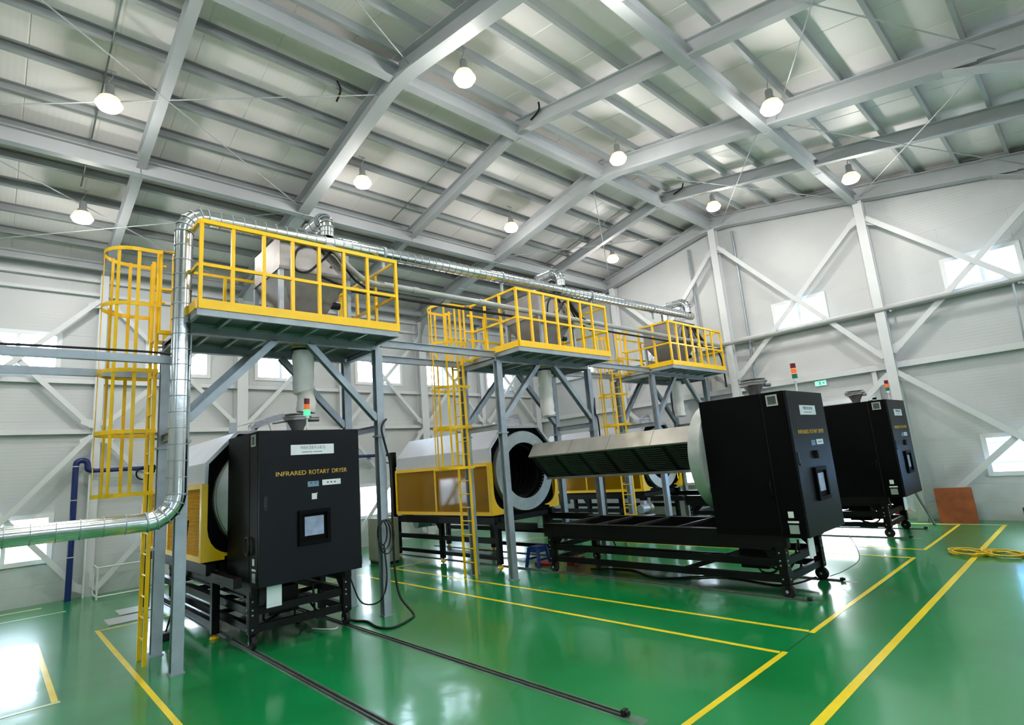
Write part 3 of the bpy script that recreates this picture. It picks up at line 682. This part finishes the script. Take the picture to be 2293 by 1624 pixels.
carriage(XC[0], YF[0], 'nearest black control cabinet, closed onto its drum, touch screen facing the camera', 0)
carriage(XC[1], YF[1], 'middle black control cabinet pulled out on rails with long heater box', 1)
carriage(XC[2], YF[2], 'farthest black control cabinet beside the plywood sheet, partly hidden', 2)

# ------------------------------------------------------------------ service platforms
YP = 6.98
PLX = ((1.63, 4.32), (6.84, 9.52), (12.05, 14.78))
def platform(x0, x1, label, idx):
    t = T('service_platform', (x0, YP, 0), label, 'platform', 'raised service platforms'); w = x1 - x0; D = 1.86
    # deck
    O('deck_plate', MB().box(0, w, 0, D, 4.075, 4.095), 'galvd', t)
    for (a, b, c, d_) in ((-.01, w + .01, -.012, .03), (-.01, w + .01, D - .03, D + .012)): O('edge_channel', MB().box(a, b, c, d_, 4.02, 4.1), 'galv', t)
    for (a, b) in ((-.012, .03), (w - .03, w + .012)): O('edge_channel', MB().box(a, b, .03, D - .03, 4.02, 4.1), 'galv', t)
    px = [0.0, .375, .745, 1.115, 1.48, 1.845, 2.21, w]
    for x in px[1:-1]:
        O('joist', MB().box(x - .02, x + .02, .03, .58, 4.025, 4.075), 'galv', t); O('joist', MB().box(x - .02, x + .02, .71, 1.66, 4.025, 4.075), 'galv', t)
    # beams, posts, braces
    xl, xr = .02, w
    for y in (.65, 1.72):
        O('main_beam', MB().ibeam((xl - .05, y, 4.01), (xr + .05, y, 4.01), .13, .1, .012, .01), 'galv', t)
        for x in (xl, xr):
            O('post', MB().ibeam((x, y, .012), (x, y, 3.945), .12, .12, .012, .01, (0, 1, 0)), 'galv', t); O('base_plate', MB().box(x - .075, x + .075, y - .075, y + .075, 0, .012), 'galv', t)
            O('post_splice', MB().box(x - .08, x + .08, y - .08, y + .08, 2.58, 2.61), 'galv', t)
        for (p, q) in (((xl + .05, y, 2.86), (xl + 1.1, y, 3.96)), ((xr - .05, y, 2.86), (xr - 1.1, y, 3.96))): O('knee_brace', MB().ibeam(p, q, .1, .09, .01, .01, (0, 1, 0)), 'galv', t)
    for x in (xl, xr): O('side_beam', MB().ibeam((x, .71, 2.72), (x, 1.66, 2.72), .1, .08, .01, .01), 'galv', t); O('side_beam', MB().ibeam((x, .71, 3.98), (x, 1.66, 3.98), .1, .08, .01, .01), 'galv', t)
    # guard rails
    def post(x, y, z1=5.19): O('rail_post', MB().box(x - .021, x + .021, y - .021, y + .021, 4.1, z1), 'yellow', t)
    R = 5.2
    for x in px: post(x if x > 0 else .02, .0 if True else 0)
    O('top_rail', MB().box(0, w + .02, -.025, .025, R - .02, R + .03), 'yellow', t); O('mid_rail', MB().box(0, w + .022, -.017, .017, 4.635, 4.675), 'yellow', t)
    O('toe_board', MB().box(0, w + .02, -.03, -.015, 4.1, 4.215), 'yellow', t)
    for x in (.8, 1.55, 2.3, w): post(x, D)
    O('top_rail', MB().box(.35, w + .02, D - .02, D + .02, R - .02, R + .02), 'yellow', t); O('mid_rail', MB().box(.35, w + .022, D - .017, D + .017, 4.635, 4.675), 'yellow', t)
    O('toe_board', MB().box(0, w, D + .015, D + .03, 4.1, 4.215), 'yellow', t)
    for y in (.44, .88, 1.3): post(.0, y)
    O('top_rail', MB().box(-.02, .02, .02, 1.3, R - .02, R + .02), 'yellow', t); O('mid_rail', MB().box(-.017, .017, .02, 1.3, 4.635, 4.675), 'yellow', t); O('toe_board', MB().box(-.03, -.015, 0, 1.3, 4.1, 4.215), 'yellow', t)
    for y in (.62, 1.24): post(w, y)
    O('top_rail', MB().box(w - .02, w + .02, .02, D, R - .02, R + .02), 'yellow', t); O('mid_rail', MB().box(w - .017, w + .017, .02, D, 4.635, 4.675), 'yellow', t); O('toe_board', MB().box(w + .015, w + .03, 0, D, 4.1, 4.215), 'yellow', t)
    # beams that run on to the next platform
    if idx < 2:
        nx = PLX[idx + 1][0] - x0
        for y in (.65, 1.72): O('link_beam', MB().ibeam((w + .07, y, 4.07), (nx - .05, y, 4.07), .12, .09, .012, .01), 'galv', t)
    if idx == 0:
        for y in (.65, 1.72): O('link_beam', MB().box(-7.9, -.05, y - .04, y + .04, 3.545, 3.635), 'galv', t)
        O('beam_cable', MB().tube(bez([(-6, .65, 3.66), (-2.2, .63, 3.655), (-1.4, .66, 3.67), (-.8, .64, 3.675), (-.3, .66, 3.68), (-.1, .65, 3.655)], 8), .014, 6), 'rubber', t)
    return t
platform(*PLX[0], 'nearest raised platform with yellow guard rails above the closed dryer', 0)
platform(*PLX[1], 'middle raised platform with yellow guard rails above the open dryer', 1)
platform(*PLX[2], 'farthest raised platform with yellow guard rails near the gable wall', 2)

def ladder(x, y, label):
    t = T('caged_ladder', (x, y, 0), label, 'ladder', 'yellow caged ladders'); B = .17
    for s in (-1, 1): O('stile', MB().box(-.022, .022, s * B - .012, s * B + .012, 0.0, 5.2), 'yellow', t)
    for k in range(16): O('rung', MB().cyl((0, -B + .012, .27 + .25 * k), (0, B - .012, .27 + .25 * k), .011, n=8), 'yellow', t)
    hoopz = (2.02, 2.78, 3.55, 4.42, 5.16); rr = .34
    path = [(0, -rr)] + [(-.25 + rr * math.cos(PI / 2 + PI * i / 14 + PI) * -1 * 0 - rr * math.sin(PI * i / 14), -rr * math.cos(PI * i / 14)) for i in range(15)] + [(0, rr)]
    for z in hoopz:
        q = MB()
        for a, b in zip(path[:-1], path[1:]): q.bar((a[0], a[1], z), (b[0], b[1], z), .008, .05)
        for s in (-1, 1): q.bar((0, s * B, z), (0, s * rr, z), .008, .05)
        O('cage_hoop', q, 'yellow', t)
    for i in (1, 4, 8, 12, 15):
        a = path[i]; rd = Vector((a[0] + .25 if a[0] < -.25 else 0, a[1], 0)).normalized(); O('cage_bar', MB().bar((a[0] - rd.x * .008, a[1] - rd.y * .008, 2.0), (a[0] - rd.x * .008, a[1] - rd.y * .008, 5.19), .04, .008, rd), 'yellow', t)
    for s in (-1, 1):
        O('hand_rail', MB().tube([(0, s * .3, 4.05), (0, s * .3, 5.2), (.17, s * .3, 5.2)], .02, 8), 'yellow', t); O('hand_rail', MB().tube([(0, s * .3, 4.66), (.17, s * .3, 4.66)], .02, 8), 'yellow', t)
        O('hand_rail', MB().box(0.0, .17, s * .3 - .02, s * .3 + .02, 4.05, 4.1), 'yellow', t)
    for z in (1.3, 2.72, 3.98): O('wall_bracket', MB().bar((.03, B, z), (.13, B, z), .03, .03), 'galv', t)
    return t
ladder(1.46, 8.48, 'nearest yellow caged ladder left of the first dryer')
ladder(6.66, 8.60, 'yellow caged ladder standing at the middle dryer')
ladder(11.86, 8.60, 'farthest yellow caged ladder seen behind the heater box')

# ------------------------------------------------------------------ hoppers and sleeves
HY = 7.95
for i, xc in enumerate(XC):
    w = RAILN[i]
    t = T('steel_hopper', (xc + .15, HY, 4.095), 'stainless feed hopper standing on the %s platform' % w, 'hopper', 'feed hoppers on the platforms')
    zz = 4.095; h = .52
    O('hopper_box', MB().box(-h, h, -h, h, .88, 1.38), 'steel', t, .008)
    O('hopper_lid', MB().add([(-h - .02, -h - .02, 1.38), (h + .02, -h - .02, 1.38), (h + .02, h + .02, 1.38), (-h - .02, h + .02, 1.38), (-.15, -.15, 1.5), (.15, -.15, 1.5), (.15, .15, 1.5), (-.15, .15, 1.5)],
      [(0, 3, 2, 1), (4, 5, 6, 7), (0, 1, 5, 4), (1, 2, 6, 5), (2, 3, 7, 6), (3, 0, 4, 7)]), 'steel', t)
    O('hopper_cone', MB().add([(-h, -h, .88), (h, -h, .88), (h, h, .88), (-h, h, .88), (-.14, -.14, .1), (.14, -.14, .1), (.14, .14, .1), (-.14, .14, .1)],
      [(0, 1, 2, 3), (7, 6, 5, 4), (4, 5, 1, 0), (5, 6, 2, 1), (6, 7, 3, 2), (7, 4, 0, 3)]), 'steel', t)
    O('hopper_rim', MB().box(-h - .02, h + .02, -h - .02, -h, .86, .9).box(-h - .02, h + .02, h, h + .02, .86, .9).box(-h - .02, -h, -h, h, .86, .9).box(h, h + .02, -h, h, .86, .9), 'steel', t)
    O('hopper_neck', MB().cyl((0, 0, -.12), (0, 0, .1), .14, n=20), 'yellow', t)
    for a in (-1, 1):
        for b in (-1, 1): O('hopper_leg', MB().box(a * .5 - .03, a * .5 + .03, b * .5 - .03, b * .5 + .03, .0, .88), 'galv', t)
    O('warning_triangle', MB().prism([(.2, 1.0), (.26, 1.0), (.23, 1.05)], 'y', -h - .004, -h), 'rail', t)
    O('vibrator_motor', MB().cyl((.33, -.3, .5), (.45, -.3, .5), .06, n=14), 'rail', t)
    zb = 3.05 if i == 0 else 2.93
    pts = [(0, 0, 3.97), (0, 0, 3.9), (.01, 0, 3.6), (0, 0, 3.3), (0, .0, zb + .12), (.02, -.02, zb)] if i else [(0, 0, 3.97), (0, 0, 3.85), (.015, 0, 3.6), (.0, 0, 3.4), (.03, .0, 3.28), (.06, .02, 3.15), (.05, .03, 3.0)]
    rs = [.13, .145, .14, .145, .14, .14] if i else [.13, .15, .145, .15, .12, .14, .13]
    sl = T('fabric_sleeve', (xc + .15, HY, zb - .02), 'white fabric chute sleeve %s' % ('feeding the nearest cabinet valve', 'hanging free under the middle platform', 'hanging free under the farthest platform')[i], 'sleeve', 'fabric chute sleeves')
    z0 = zb - .02
    O('sleeve_cloth', MB().tube([(x, y, z - z0) for x, y, z in bez(pts, 3)], .14, 20, caps=False, rs=[rs[min(int(k / 3), len(rs) - 1)] * (1 + .04 * math.sin(k * 1.9)) for k in range(len(pts) * 3 - 2)]), 'fabric', sl)
    O('sleeve_clamp', MB().lathe([(.145, 3.91), (.155, 3.91), (.155, 3.94), (.145, 3.94)], (0, 0, -z0), 'z', 24), 'rail', sl)
    if i: O('sleeve_hem', MB().lathe([(.14, zb - .01), (.15, zb - .01), (.15, zb + .02), (.14, zb + .02)], (.02, -.02, -z0), 'z', 20), 'galv', sl)

# ------------------------------------------------------------------ ducts and pipes
t = T('spiral_duct', (1.55, 7.38, 0), 'long shiny spiral duct running over the platforms and down the first post', 'duct'); R_ = .1
def loc(p): return (p[0] - 1.55, p[1] - 7.38, p[2])
SEAM = MB().lathe([(.0995, -.004), (.107, -.004), (.107, .004), (.0995, .004)], axis='z', n=20).mesh('duct_seam'); SEAM.materials.append(MT['galv'])
def straight(p, q, pitch=.12, parent=t, r=R_, nm='duct_run'):
    p = Vector(loc(p)); q = Vector(loc(q)); o = O(nm, MB().tube([p, q], r, 24, caps=False), 'duct', parent)
    n = max(2, int((q - p).length / pitch)); dv = (q - p).normalized(); rot = dv.to_track_quat('Z', 'Y').to_euler()
    for k in range(n + 1):
        so = O('duct_seam', SEAM, 'galv', o, loc=p + (q - p) * k / n); so.rotation_euler = rot; so.scale = (r / .1, r / .1, 1)
    return o
def elbow(pts, r=R_, parent=t):
    pts = [Vector(loc(p)) for p in pts]; o = O('duct_elbow', MB().tube(pts, r + .003, 20, caps=False), 'duct', parent)
    for i, c in enumerate(pts):
        dv = (pts[min(i + 1, len(pts) - 1)] - pts[max(i - 1, 0)]).normalized()
        so = O('elbow_seam', SEAM, 'galv', o, loc=c); so.rotation_euler = dv.to_track_quat('Z', 'Y').to_euler(); so.scale = (1.06, 1.06, 1.6)
y = 7.38; e0 = 5.44; e1 = 5.68
straight((-6.5, y, 1.745), (1.27, y, 1.70), .19)
elbow(arc((1.27, y, 1.98), .28, -PI / 2, 0, 5, (1, 0, 0), (0, 0, 1)))
straight((1.55, y, 1.98), (1.55, y, e0 - .26), .18)
elbow(arc((1.81, y, e0 - .26), .26, PI, PI / 2, 5, (1, 0, 0), (0, 0, 1)))
straight((1.81, y, e0), (14.05, y, e1), .14)
O('duct_cap', MB().tube([loc((14.05, y, e1)), loc((14.09, y, e1))], .103, 20), 'duct', t)
for (x, z) in ((4.35, 5.49), (6.9, 5.54), (9.6, 5.59), (12.1, 5.64)): O('duct_clamp', MB().tube([loc((x - .02, y, z)), loc((x + .02, y, z))], .118, 20), 'galv', t); O('duct_hanger', MB().box(x - 1.57, x - 1.53, -.02, .02, z - .28, z - .1), 'galv', t)
for i, xc in enumerate(XC):   # risers to the hoppers
    x = xc + .30; zm = e0 + (x - 1.81) / 12.24 * (e1 - e0); zt = zm + .42
    straight((x, y, zm + .08), (x, y, zt - .2), .09)
    elbow(arc((x, y + .2, zt - .2), .2, PI, PI / 2, 5, (0, 1, 0), (0, 0, 1)))
    straight((x, y + .2, zt), (x, 7.95, zt), .3)
    elbow(arc((x, 7.95, zt - .15), .15, PI / 2, 0, 4, (0, 1, 0), (0, 0, 1)), .098)
    straight((x, 8.10, zt - .15), (x, 8.10, 5.56), .1)
pg = T('grey_pipe', (4.3, 7.32, 4.94), 'grey plastic conveying pipe running behind the guard rails to the gable wall', 'pipe')
O('pipe_run', MB().tube([(0, 0, 0), (10.85, 0, 0)], .05, 14), 'pvc', pg)
O('pipe_run', MB().tube(bez([(10.85, 0, 0), (11.02, -.05, 0), (11.1, -.25, 0)], 4) + [Vector((11.1, -8.2, 0))], .05, 14), 'pvc', pg)
for x in (.6, 2.0, 4.4, 7.2, 9.6): O('pipe_coupling', MB().tube([(x - .06, 0, 0), (x + .06, 0, 0)], .06, 14), 'pvc', pg)
for y_ in (-.9, -4.3, -6.6): O('pipe_clamp', MB().box(11.08, 11.32, y_ - .02, y_ + .02, -.09, -.05), 'galv', pg)
O('drop_rod', MB().tube([(11.12, -6.5, -.05), (11.12, -6.45, -1.3)], .02, 6), 'galv', pg)
bl = T('black_pipe', (4.2, 7.36, 4.77), 'thin black air line below the grey pipe between platforms', 'pipe')
O('pipe_run', MB().tube(bez([(-.9, .0, .15), (-.4, 0, .02), (.1, 0, 0), (5, 0, .04), (10.2, 0, .06), (10.7, -.1, .02), (10.85, -.2, -.3), (10.9, -.2, -1.1)], 5), .024, 8), 'rubber', bl)
for i, xc in enumerate(XC):
    hs = tag(O('feed_hose', MB().tube(bez([(xc + .15, 7.42, 5.38), (xc + .35, 7.3, 5.36), (xc + .62, 7.3, 5.1), (xc + .95, 7.32, 4.94), (xc + 1.35, 7.32, 4.94)], 6), .045, 10), 'rubber' if i else 'pvc'), 'curved feed hose from the %s hopper to the grey pipe' % RAILN[i], 'hose', 'feed hoses at the hoppers')
    tag(O('hopper_cable', MB().tube(bez([(xc + .28, 7.42, 5.3), (xc + .1, 7.36, 5.4), (xc - .15, 7.36, 5.25), (xc - .18, 7.38, 4.98), (xc + .0, 7.36, 4.95), (xc + .25, 7.36, 5.2), (xc + .42, 7.38, 5.32), (xc + .75, 7.38, 4.95), (xc + 1.2, 7.40, 4.78)], 6), .018, 8), 'rubber'), 'black cable looped in front of the %s hopper' % RAILN[i], 'cable', 'black cables at the hoppers')
bp = T('blue_pipe', (1.27, 15.02, 0), 'navy blue water pipe rising along the back wall at the left', 'pipe')
O('riser', MB().cyl((0, 0, 0), (0, 0, 2.72), .055, n=16), 'blue', bp)
O('bend', MB().tube(bez([(0, 0, 2.72), (.02, 0, 2.8), (.1, 0, 2.83), (.18, 0, 2.8), (.2, 0, 2.72), (.21, 0, 2.64), (.3, 0, 2.6)], 4), .058, 14), 'blue', bp)
O('header', MB().tube([(.3, 0, 2.6), (7.6, 0, 2.6)], .045, 14), 'blue', bp)
for z in (.85, 2.0, 2.7): O('pipe_band', MB().cyl((0, 0, z), (0, 0, z + .015), .06, n=16), 'white', bp)
wp = tag(O('white_pipe', MB().cyl((1.52, 15.08, 0), (1.52, 15.08, 2.55), .02, n=10), 'frame'), 'thin white vertical pipe beside the navy blue pipe', 'pipe')

# ------------------------------------------------------------------ lamps
LP = [(.92, 9.4, 'upper left, above the yellow caged ladder'), (.92, 12.54, 'low at the left, nearest the back wall'), (5.1, 5.93, 'beside the nearest ridge joint'),
      (5.13, 9.38, 'above the first platform, left of the middle rafter'), (9.22, 9.33, 'above the grey pipe between the first two platforms'), (9.18, 5.93, 'at the second ridge joint'),
      (9.17, 2.84, 'right of centre, in front of the long right rafter'), (13.28, 2.81, 'at the right, above the gable column'), (13.15, 5.85, 'by the gable peak'),
      (13.42, 9.3, 'smallest, over the farthest platform'), (5.17, 2.98, 'cut by the top edge of the picture')]
hid = [(.92, 5.93), (.92, 2.9), (-3.2, 9.4), (-3.2, 5.93), (5.1, -.1)]  # unseen lamps, added to even out the light in the hall
def lamp(x, y, label, group):
    zt = rz(PUR, y); z = zt - .62
    t = T('high_bay_lamp', (x, y, z), label, 'lamp', group)
    O('hook', MB().tube(bez([(0, 0, .62), (.03, 0, .55), (0, 0, .48), (-.02, 0, .42), (0, 0, .36)], 4), .008, 6), 'lampm', t)
    O('bracket', MB().box(-.07, .07, -.02, .02, .615, .63), 'lampm', t)
    O('driver', MB().lathe([(0, .38), (.05, .38), (.06, .35), (.06, .24), (.09, .2), (.09, .16), (0, .16)], axis='z', n=18), 'lampm', t)
    O('reflector', MB().lathe([(.09, .17), (.13, .15), (.175, .06), (.18, .045), (.172, .045), (.125, .135)], axis='z', n=24), 'refl', t)
    O('lens', MB().lathe([(0, .09), (.165, .07), (.168, .03), (.14, -.02), (.08, -.045), (0, -.055)], axis='z', n=24), 'lens', t)
    ld = bpy.data.lights.new('bulb', 'AREA'); ld.shape = 'DISK'; ld.size = .26; ld.energy = LAMP_W; ld.color = (1.0, .965, .91)
    lo = bpy.data.objects.new('bulb', ld); COL.objects.link(lo); lo.parent = t; lo.location = (0, 0, -.06)
    l2 = bpy.data.lights.new('bulb_glow', 'POINT'); l2.energy = UP_W; l2.color = (1.0, .965, .92); l2.shadow_soft_size = .08
    lo = bpy.data.objects.new('bulb_glow', l2); COL.objects.link(lo); lo.parent = t; lo.location = (0, 0, -.15)
for (x, y, w) in LP: lamp(x, y, 'glowing high bay lamp %s' % w, 'high bay lamps')
for (x, y) in hid: lamp(x, y, 'unseen high bay lamp added outside the view to even the light', 'added high bay lamps out of view')

# ------------------------------------------------------------------ smaller things
ex = T('exit_sign', (X1 - .06, 4.91, 3.37), 'lit green exit sign on the gable wall above the black cabinets', 'exit sign')
O('sign_box', MB().box(0, .05, -.14, .14, 0, .14), 'frame', ex); O('sign_face', MB().box(-.006, 0, -.13, .13, .01, .13), 'exitm', ex)
O('running_figure', MB().prism([(-.02, .025), (.0, .06), (-.005, .09), (.02, .115), (.035, .1), (.02, .07), (.045, .025), (.03, .025), (.012, .055), (-.005, .025)], 'x', -.009, -.006), 'exitg', ex)
O('arrow', MB().prism([(-.1, .07), (-.075, .1), (-.075, .08), (-.045, .08), (-.045, .06), (-.075, .06), (-.075, .04)], 'x', -.009, -.006), 'exitg', ex)
pw = T('plywood_sheet', (15.3, 2.57, 0), 'brown plywood sheet leaning against the gable wall', 'plywood')
O('board', MB().add([(-.1, -.33, 0), (-.1, .33, 0), (.0, .33, 0), (.0, -.33, 0), (.03, -.31, .74), (.03, .35, .73), (.06, .35, .73), (.06, -.31, .74)], [(0, 3, 2, 1), (4, 5, 6, 7), (0, 1, 5, 4), (1, 2, 6, 5), (2, 3, 7, 6), (3, 0, 4, 7)]), 'ply', pw)
lp = tag(O('leaning_pole', MB().cyl((14.9, 2.95, 0.0), (15.35, 3.75, 2.0), .03, n=10), 'galvd'), 'dark grey pole leaning on the gable wall by the plywood', 'pole')
fe = T('fire_extinguisher', (15.05, 3.6, 0), 'red fire extinguisher behind the farthest black cabinet', 'extinguisher')
O('cylinder', MB().lathe([(0, 0), (.08, 0), (.085, .02), (.085, .42), (.06, .48), (.03, .5), (.03, .52), (0, .52)], axis='z', n=18), 'red', fe); O('valve_head', MB().box(-.02, .02, -.05, .05, .52, .57), 'rubber', fe)
O('discharge_hose', MB().tube(bez([(.0, .05, .54), (.03, .11, .45), (.03, .1, .2)], 5), .012, 6), 'rubber', fe)
cb = T('carton', (15.3, 1.2, 0), 'crumpled brown carton on the floor at the right edge', 'carton')
O('carton_body', MB().box(-.2, .2, -.2, .3, 0, .28), 'carton', cb); O('carton_flap', MB().add([(-.2, -.2, .28), (-.2, .3, .28), (-.35, .28, .36), (-.35, -.18, .36)], [(0, 1, 2, 3)]).add([(-.2, -.2, .275), (-.2, .3, .275), (-.35, .28, .355), (-.35, -.18, .355)], [(3, 2, 1, 0)]), 'carton', cb)
hz = T('hose_coil', (11.57, 1.72, 0), 'coil of yellow hose lying across the yellow aisle line', 'hose')
for c in range(2):
    pts = []
    for k in range(150):
        a = k / 150 * 2 * PI * 5; rr = .17 + .03 * math.sin(k * .37) + .012 * (k // 30)
        pts.append((rr * 1.15 * math.cos(a) + (.04 * math.sin(k * .21)), (.2 - .43 * c) + rr * 1.25 * math.sin(a), .02 + .008 * (k // 30) + .006 * math.sin(k * .5)))
    O('hose_loop', MB().tube(pts, .011, 6), 'hose', hz)
O('hose_end', MB().tube(bez([(.15, .15, .02), (.3, -.2, .012), (.35, -.55, .012), (.2, -.8, .012)], 8), .011, 6), 'hose', hz)
st = T('plastic_stool', (8.02, 8.15, 0), 'small blue plastic stool beside the middle dryer post', 'stool')
O('seat', MB().box(-.13, .13, -.13, .13, .36, .38), 'stool', st, .008)
for a in (-1, 1):
    for b in (-1, 1): O('leg', MB().add([(a * (.17 if u else .12) - .025 * q, b * (.17 if u else .12) - .025 * w_, 0 if u else .362) for u in (1, 0) for (q, w_) in ((1, 1), (-1, 1), (-1, -1), (1, -1))], [(0, 1, 2, 3), (7, 6, 5, 4)] + [(i, (i + 1) % 4, 4 + (i + 1) % 4, 4 + i) for i in range(4)]), 'stool', st)
for a in (-1, 1): O('apron', MB().box(-.13, .13, a * .125 - .012, a * .125 + .012, .27, .36), 'stool', st); O('apron', MB().box(a * .125 - .012, a * .125 + .012, -.113, .113, .27, .36), 'stool', st); O('brace', MB().box(-.14, .14, a * .15 - .01, a * .15 + .01, .12, .16), 'stool', st)
rb = T('red_crate', (8.45, 7.55, 0), 'small red toolbox under the middle dryer carriage', 'toolbox')
O('box', MB().box(-.16, .16, -.1, .1, 0, .11), 'red', rb, .01); O('lid', MB().box(-.165, .165, -.105, .105, .11, .135), 'red', rb, .01); O('handle', MB().tube(bez([(-.06, 0, .135), (-.05, 0, .165), (.05, 0, .165), (.06, 0, .135)], 4), .008, 6), 'rubber', rb)
rc = tag(O('red_sheet', MB().box(8.05, 8.35, 7.9, 8.3, .0015, .05), 'red', bevel=.01), 'flat dark red tray beside the blue stool', 'tray')
oc = T('electrical_cabinet', (6.8, 12.0, 0), 'olive grey floor cabinet behind the first platform post', 'cabinet')
O('body', MB().box(-.2, .2, -.35, .35, .06, 1.02), 'olive', oc, .008); O('plinth', MB().box(-.18, .18, -.33, .33, 0, .06), 'blackm', oc); O('door', MB().box(-.215, -.2, -.33, .33, .09, 1.0), 'olive', oc); O('handle', MB().box(-.235, -.215, -.27, -.25, .5, .62), 'rail', oc)
wg = T('guard_rail', (1.68, 14.45, 0), 'low white tubular guard frame by the back wall', 'guard rail')
for (z) in (.05, .62):
    O('rail', MB().tube([(0, .62, z), (0, 0, z), (1.15, 0, z)], .017, 8), 'frame', wg)
O('rail', MB().tube([(1.15, 0, .05), (2.2, 0, .05)], .017, 8), 'frame', wg); O('rail', MB().tube([(1.15, 0, .62), (2.2, 0, .62)], .017, 8), 'frame', wg)
for (x, y_) in ((0, 0), (0, .62), (2.2, 0)): O('post', MB().cyl((x, y_, 0), (x, y_, .62), .017, n=8), 'frame', wg)
hp = tag(O('cover_plate', MB().box(1.5, 2.05, 11.35, 11.95, .0005, .012), 'hatch'), 'pale floor cover plate behind the nearest ladder', 'cover plate')
hp2 = tag(O('cover_plate', MB().box(1.75, 2.2, 12.1, 12.7, .0005, .012), 'hatch'), 'smaller pale floor cover plate close to the white guard frame', 'cover plate')
tb = T('junction_box', (1.9, 9.42, 0), 'small dark box on the floor behind the first platform post', 'box')
O('box', MB().box(-.12, .12, -.08, .08, 0, .1), 'blackm', tb, .01); O('lid', MB().box(-.125, .125, -.085, .085, .1, .115), 'raile', tb)
O('lead', MB().tube(bez([(0, 0, .11), (.05, -.2, .5), (.1, -.35, 1.0), (.15, -.4, 1.6)], 6), .014, 6), 'rubber', tb)
# cable coil and floor cable at the first right post
cc = T('cable_coil', (4.32, 7.52, 0), 'black cable coiled on the right post of the nearest platform', 'cable')
for k in range(3): O('cable_loop', MB().tube([(-.1 + (.075 + .025 * k) * math.cos(q * PI / 12) + .02 * k, -.04 - .02 * k, 1.18 - .03 * k + (.17 + .035 * k) * math.sin(q * PI / 12)) for q in range(24)], .011, 6, closed=True), 'rubber', cc)
O('cable_drop', MB().tube(bez([(.07, .02, 2.85), (-.04, -.02, 2.7), (.02, -.03, 2.4), (.08, -.03, 2.1), (.08, -.03, 1.2), (.09, -.03, .6), (.12, -.1, .25), (.2, -.3, .03), (.04, -.46, .014), (-.3, -.6, .014), (-.42, -.4, .014), (-.36, .0, .014), (-.43, .2, .014), (-.55, .35, .05)], 6), .016, 8), 'rubber', cc)
O('cable_swag', MB().tube(bez([(-.06, .0, 1.0), (-.02, .02, .5), (-.1, .1, .22), (-.3, .25, .22), (-.42, .3, .5), (-.5, .3, .8)], 6), .012, 6), 'rubber', cc)
c2 = tag(O('post_cable', MB().tube(bez([(9.6, 7.58, 3.3), (9.55, 7.55, 2.95), (9.62, 7.55, 2.7), (9.6, 7.56, 1.2), (9.62, 7.56, .5), (9.75, 7.5, .02)], 6), .018, 8), 'rubber'), 'black cable running down the right post of the middle platform', 'cable')
fc = tag(O('floor_cable', MB().tube(bez([(8.1, 6.9, .02), (8.35, 6.2, .014), (8.0, 5.4, .014), (8.5, 4.6, .014), (8.3, 3.6, .014), (8.6, 3.2, .1)], 8), .014, 6), 'rubber'), 'black cable lying on the floor under the middle carriage', 'cable')
gl = tag(O('grounding_wire', MB().tube(bez([(9.0, 2.95, .8), (9.06, 2.8, .55), (9.05, 2.75, .3), (8.98, 2.95, .14), (8.96, 3.15, .05)], 6), .006, 6), 'galv'), 'thin grey wire hanging from the middle cabinet', 'wire')
wt = T('litter_scrap', (3.35, 7.95, 0), 'small white plastic hook lying on the floor by the first carriage', 'scrap')
O('strip', MB().tube(bez([(0, 0, .012), (.06, -.15, .012), (.14, -.3, .012), (.2, -.33, .012), (.24, -.28, .012)], 5), .01, 6), 'white', wt)
sc = tag(O('paper_scrap', MB().box(4.75, 4.85, 1.0, 1.03, .0005, .006), 'white'), 'tiny white scrap on the green floor at bottom right', 'scrap')

gp = T('transfer_pump', (11.45, 7.9, 0), 'small grey pump with motor standing by the farthest platform', 'pump')
O('stand', MB().box(-.15, .15, -.12, .12, 0, .55).box(-.2, .2, -.16, .16, .55, .58), 'galv', gp, .006)
O('motor', MB().cyl((-.16, 0, .72), (.14, 0, .72), .1, n=18), 'galv', gp); O('junction_box', MB().box(-.06, .06, -.06, .06, .81, .9), 'galv', gp)
O('pump_head', MB().lathe([(0, .0), (.12, .0), (.13, .04), (.13, .1), (.06, .13), (0, .13)], (.14, 0, .72), 'x', 20), 'steel', gp)
O('pump_outlet', MB().cyl((.22, 0, .72), (.22, -.02, .95), .035, n=12), 'steel', gp)
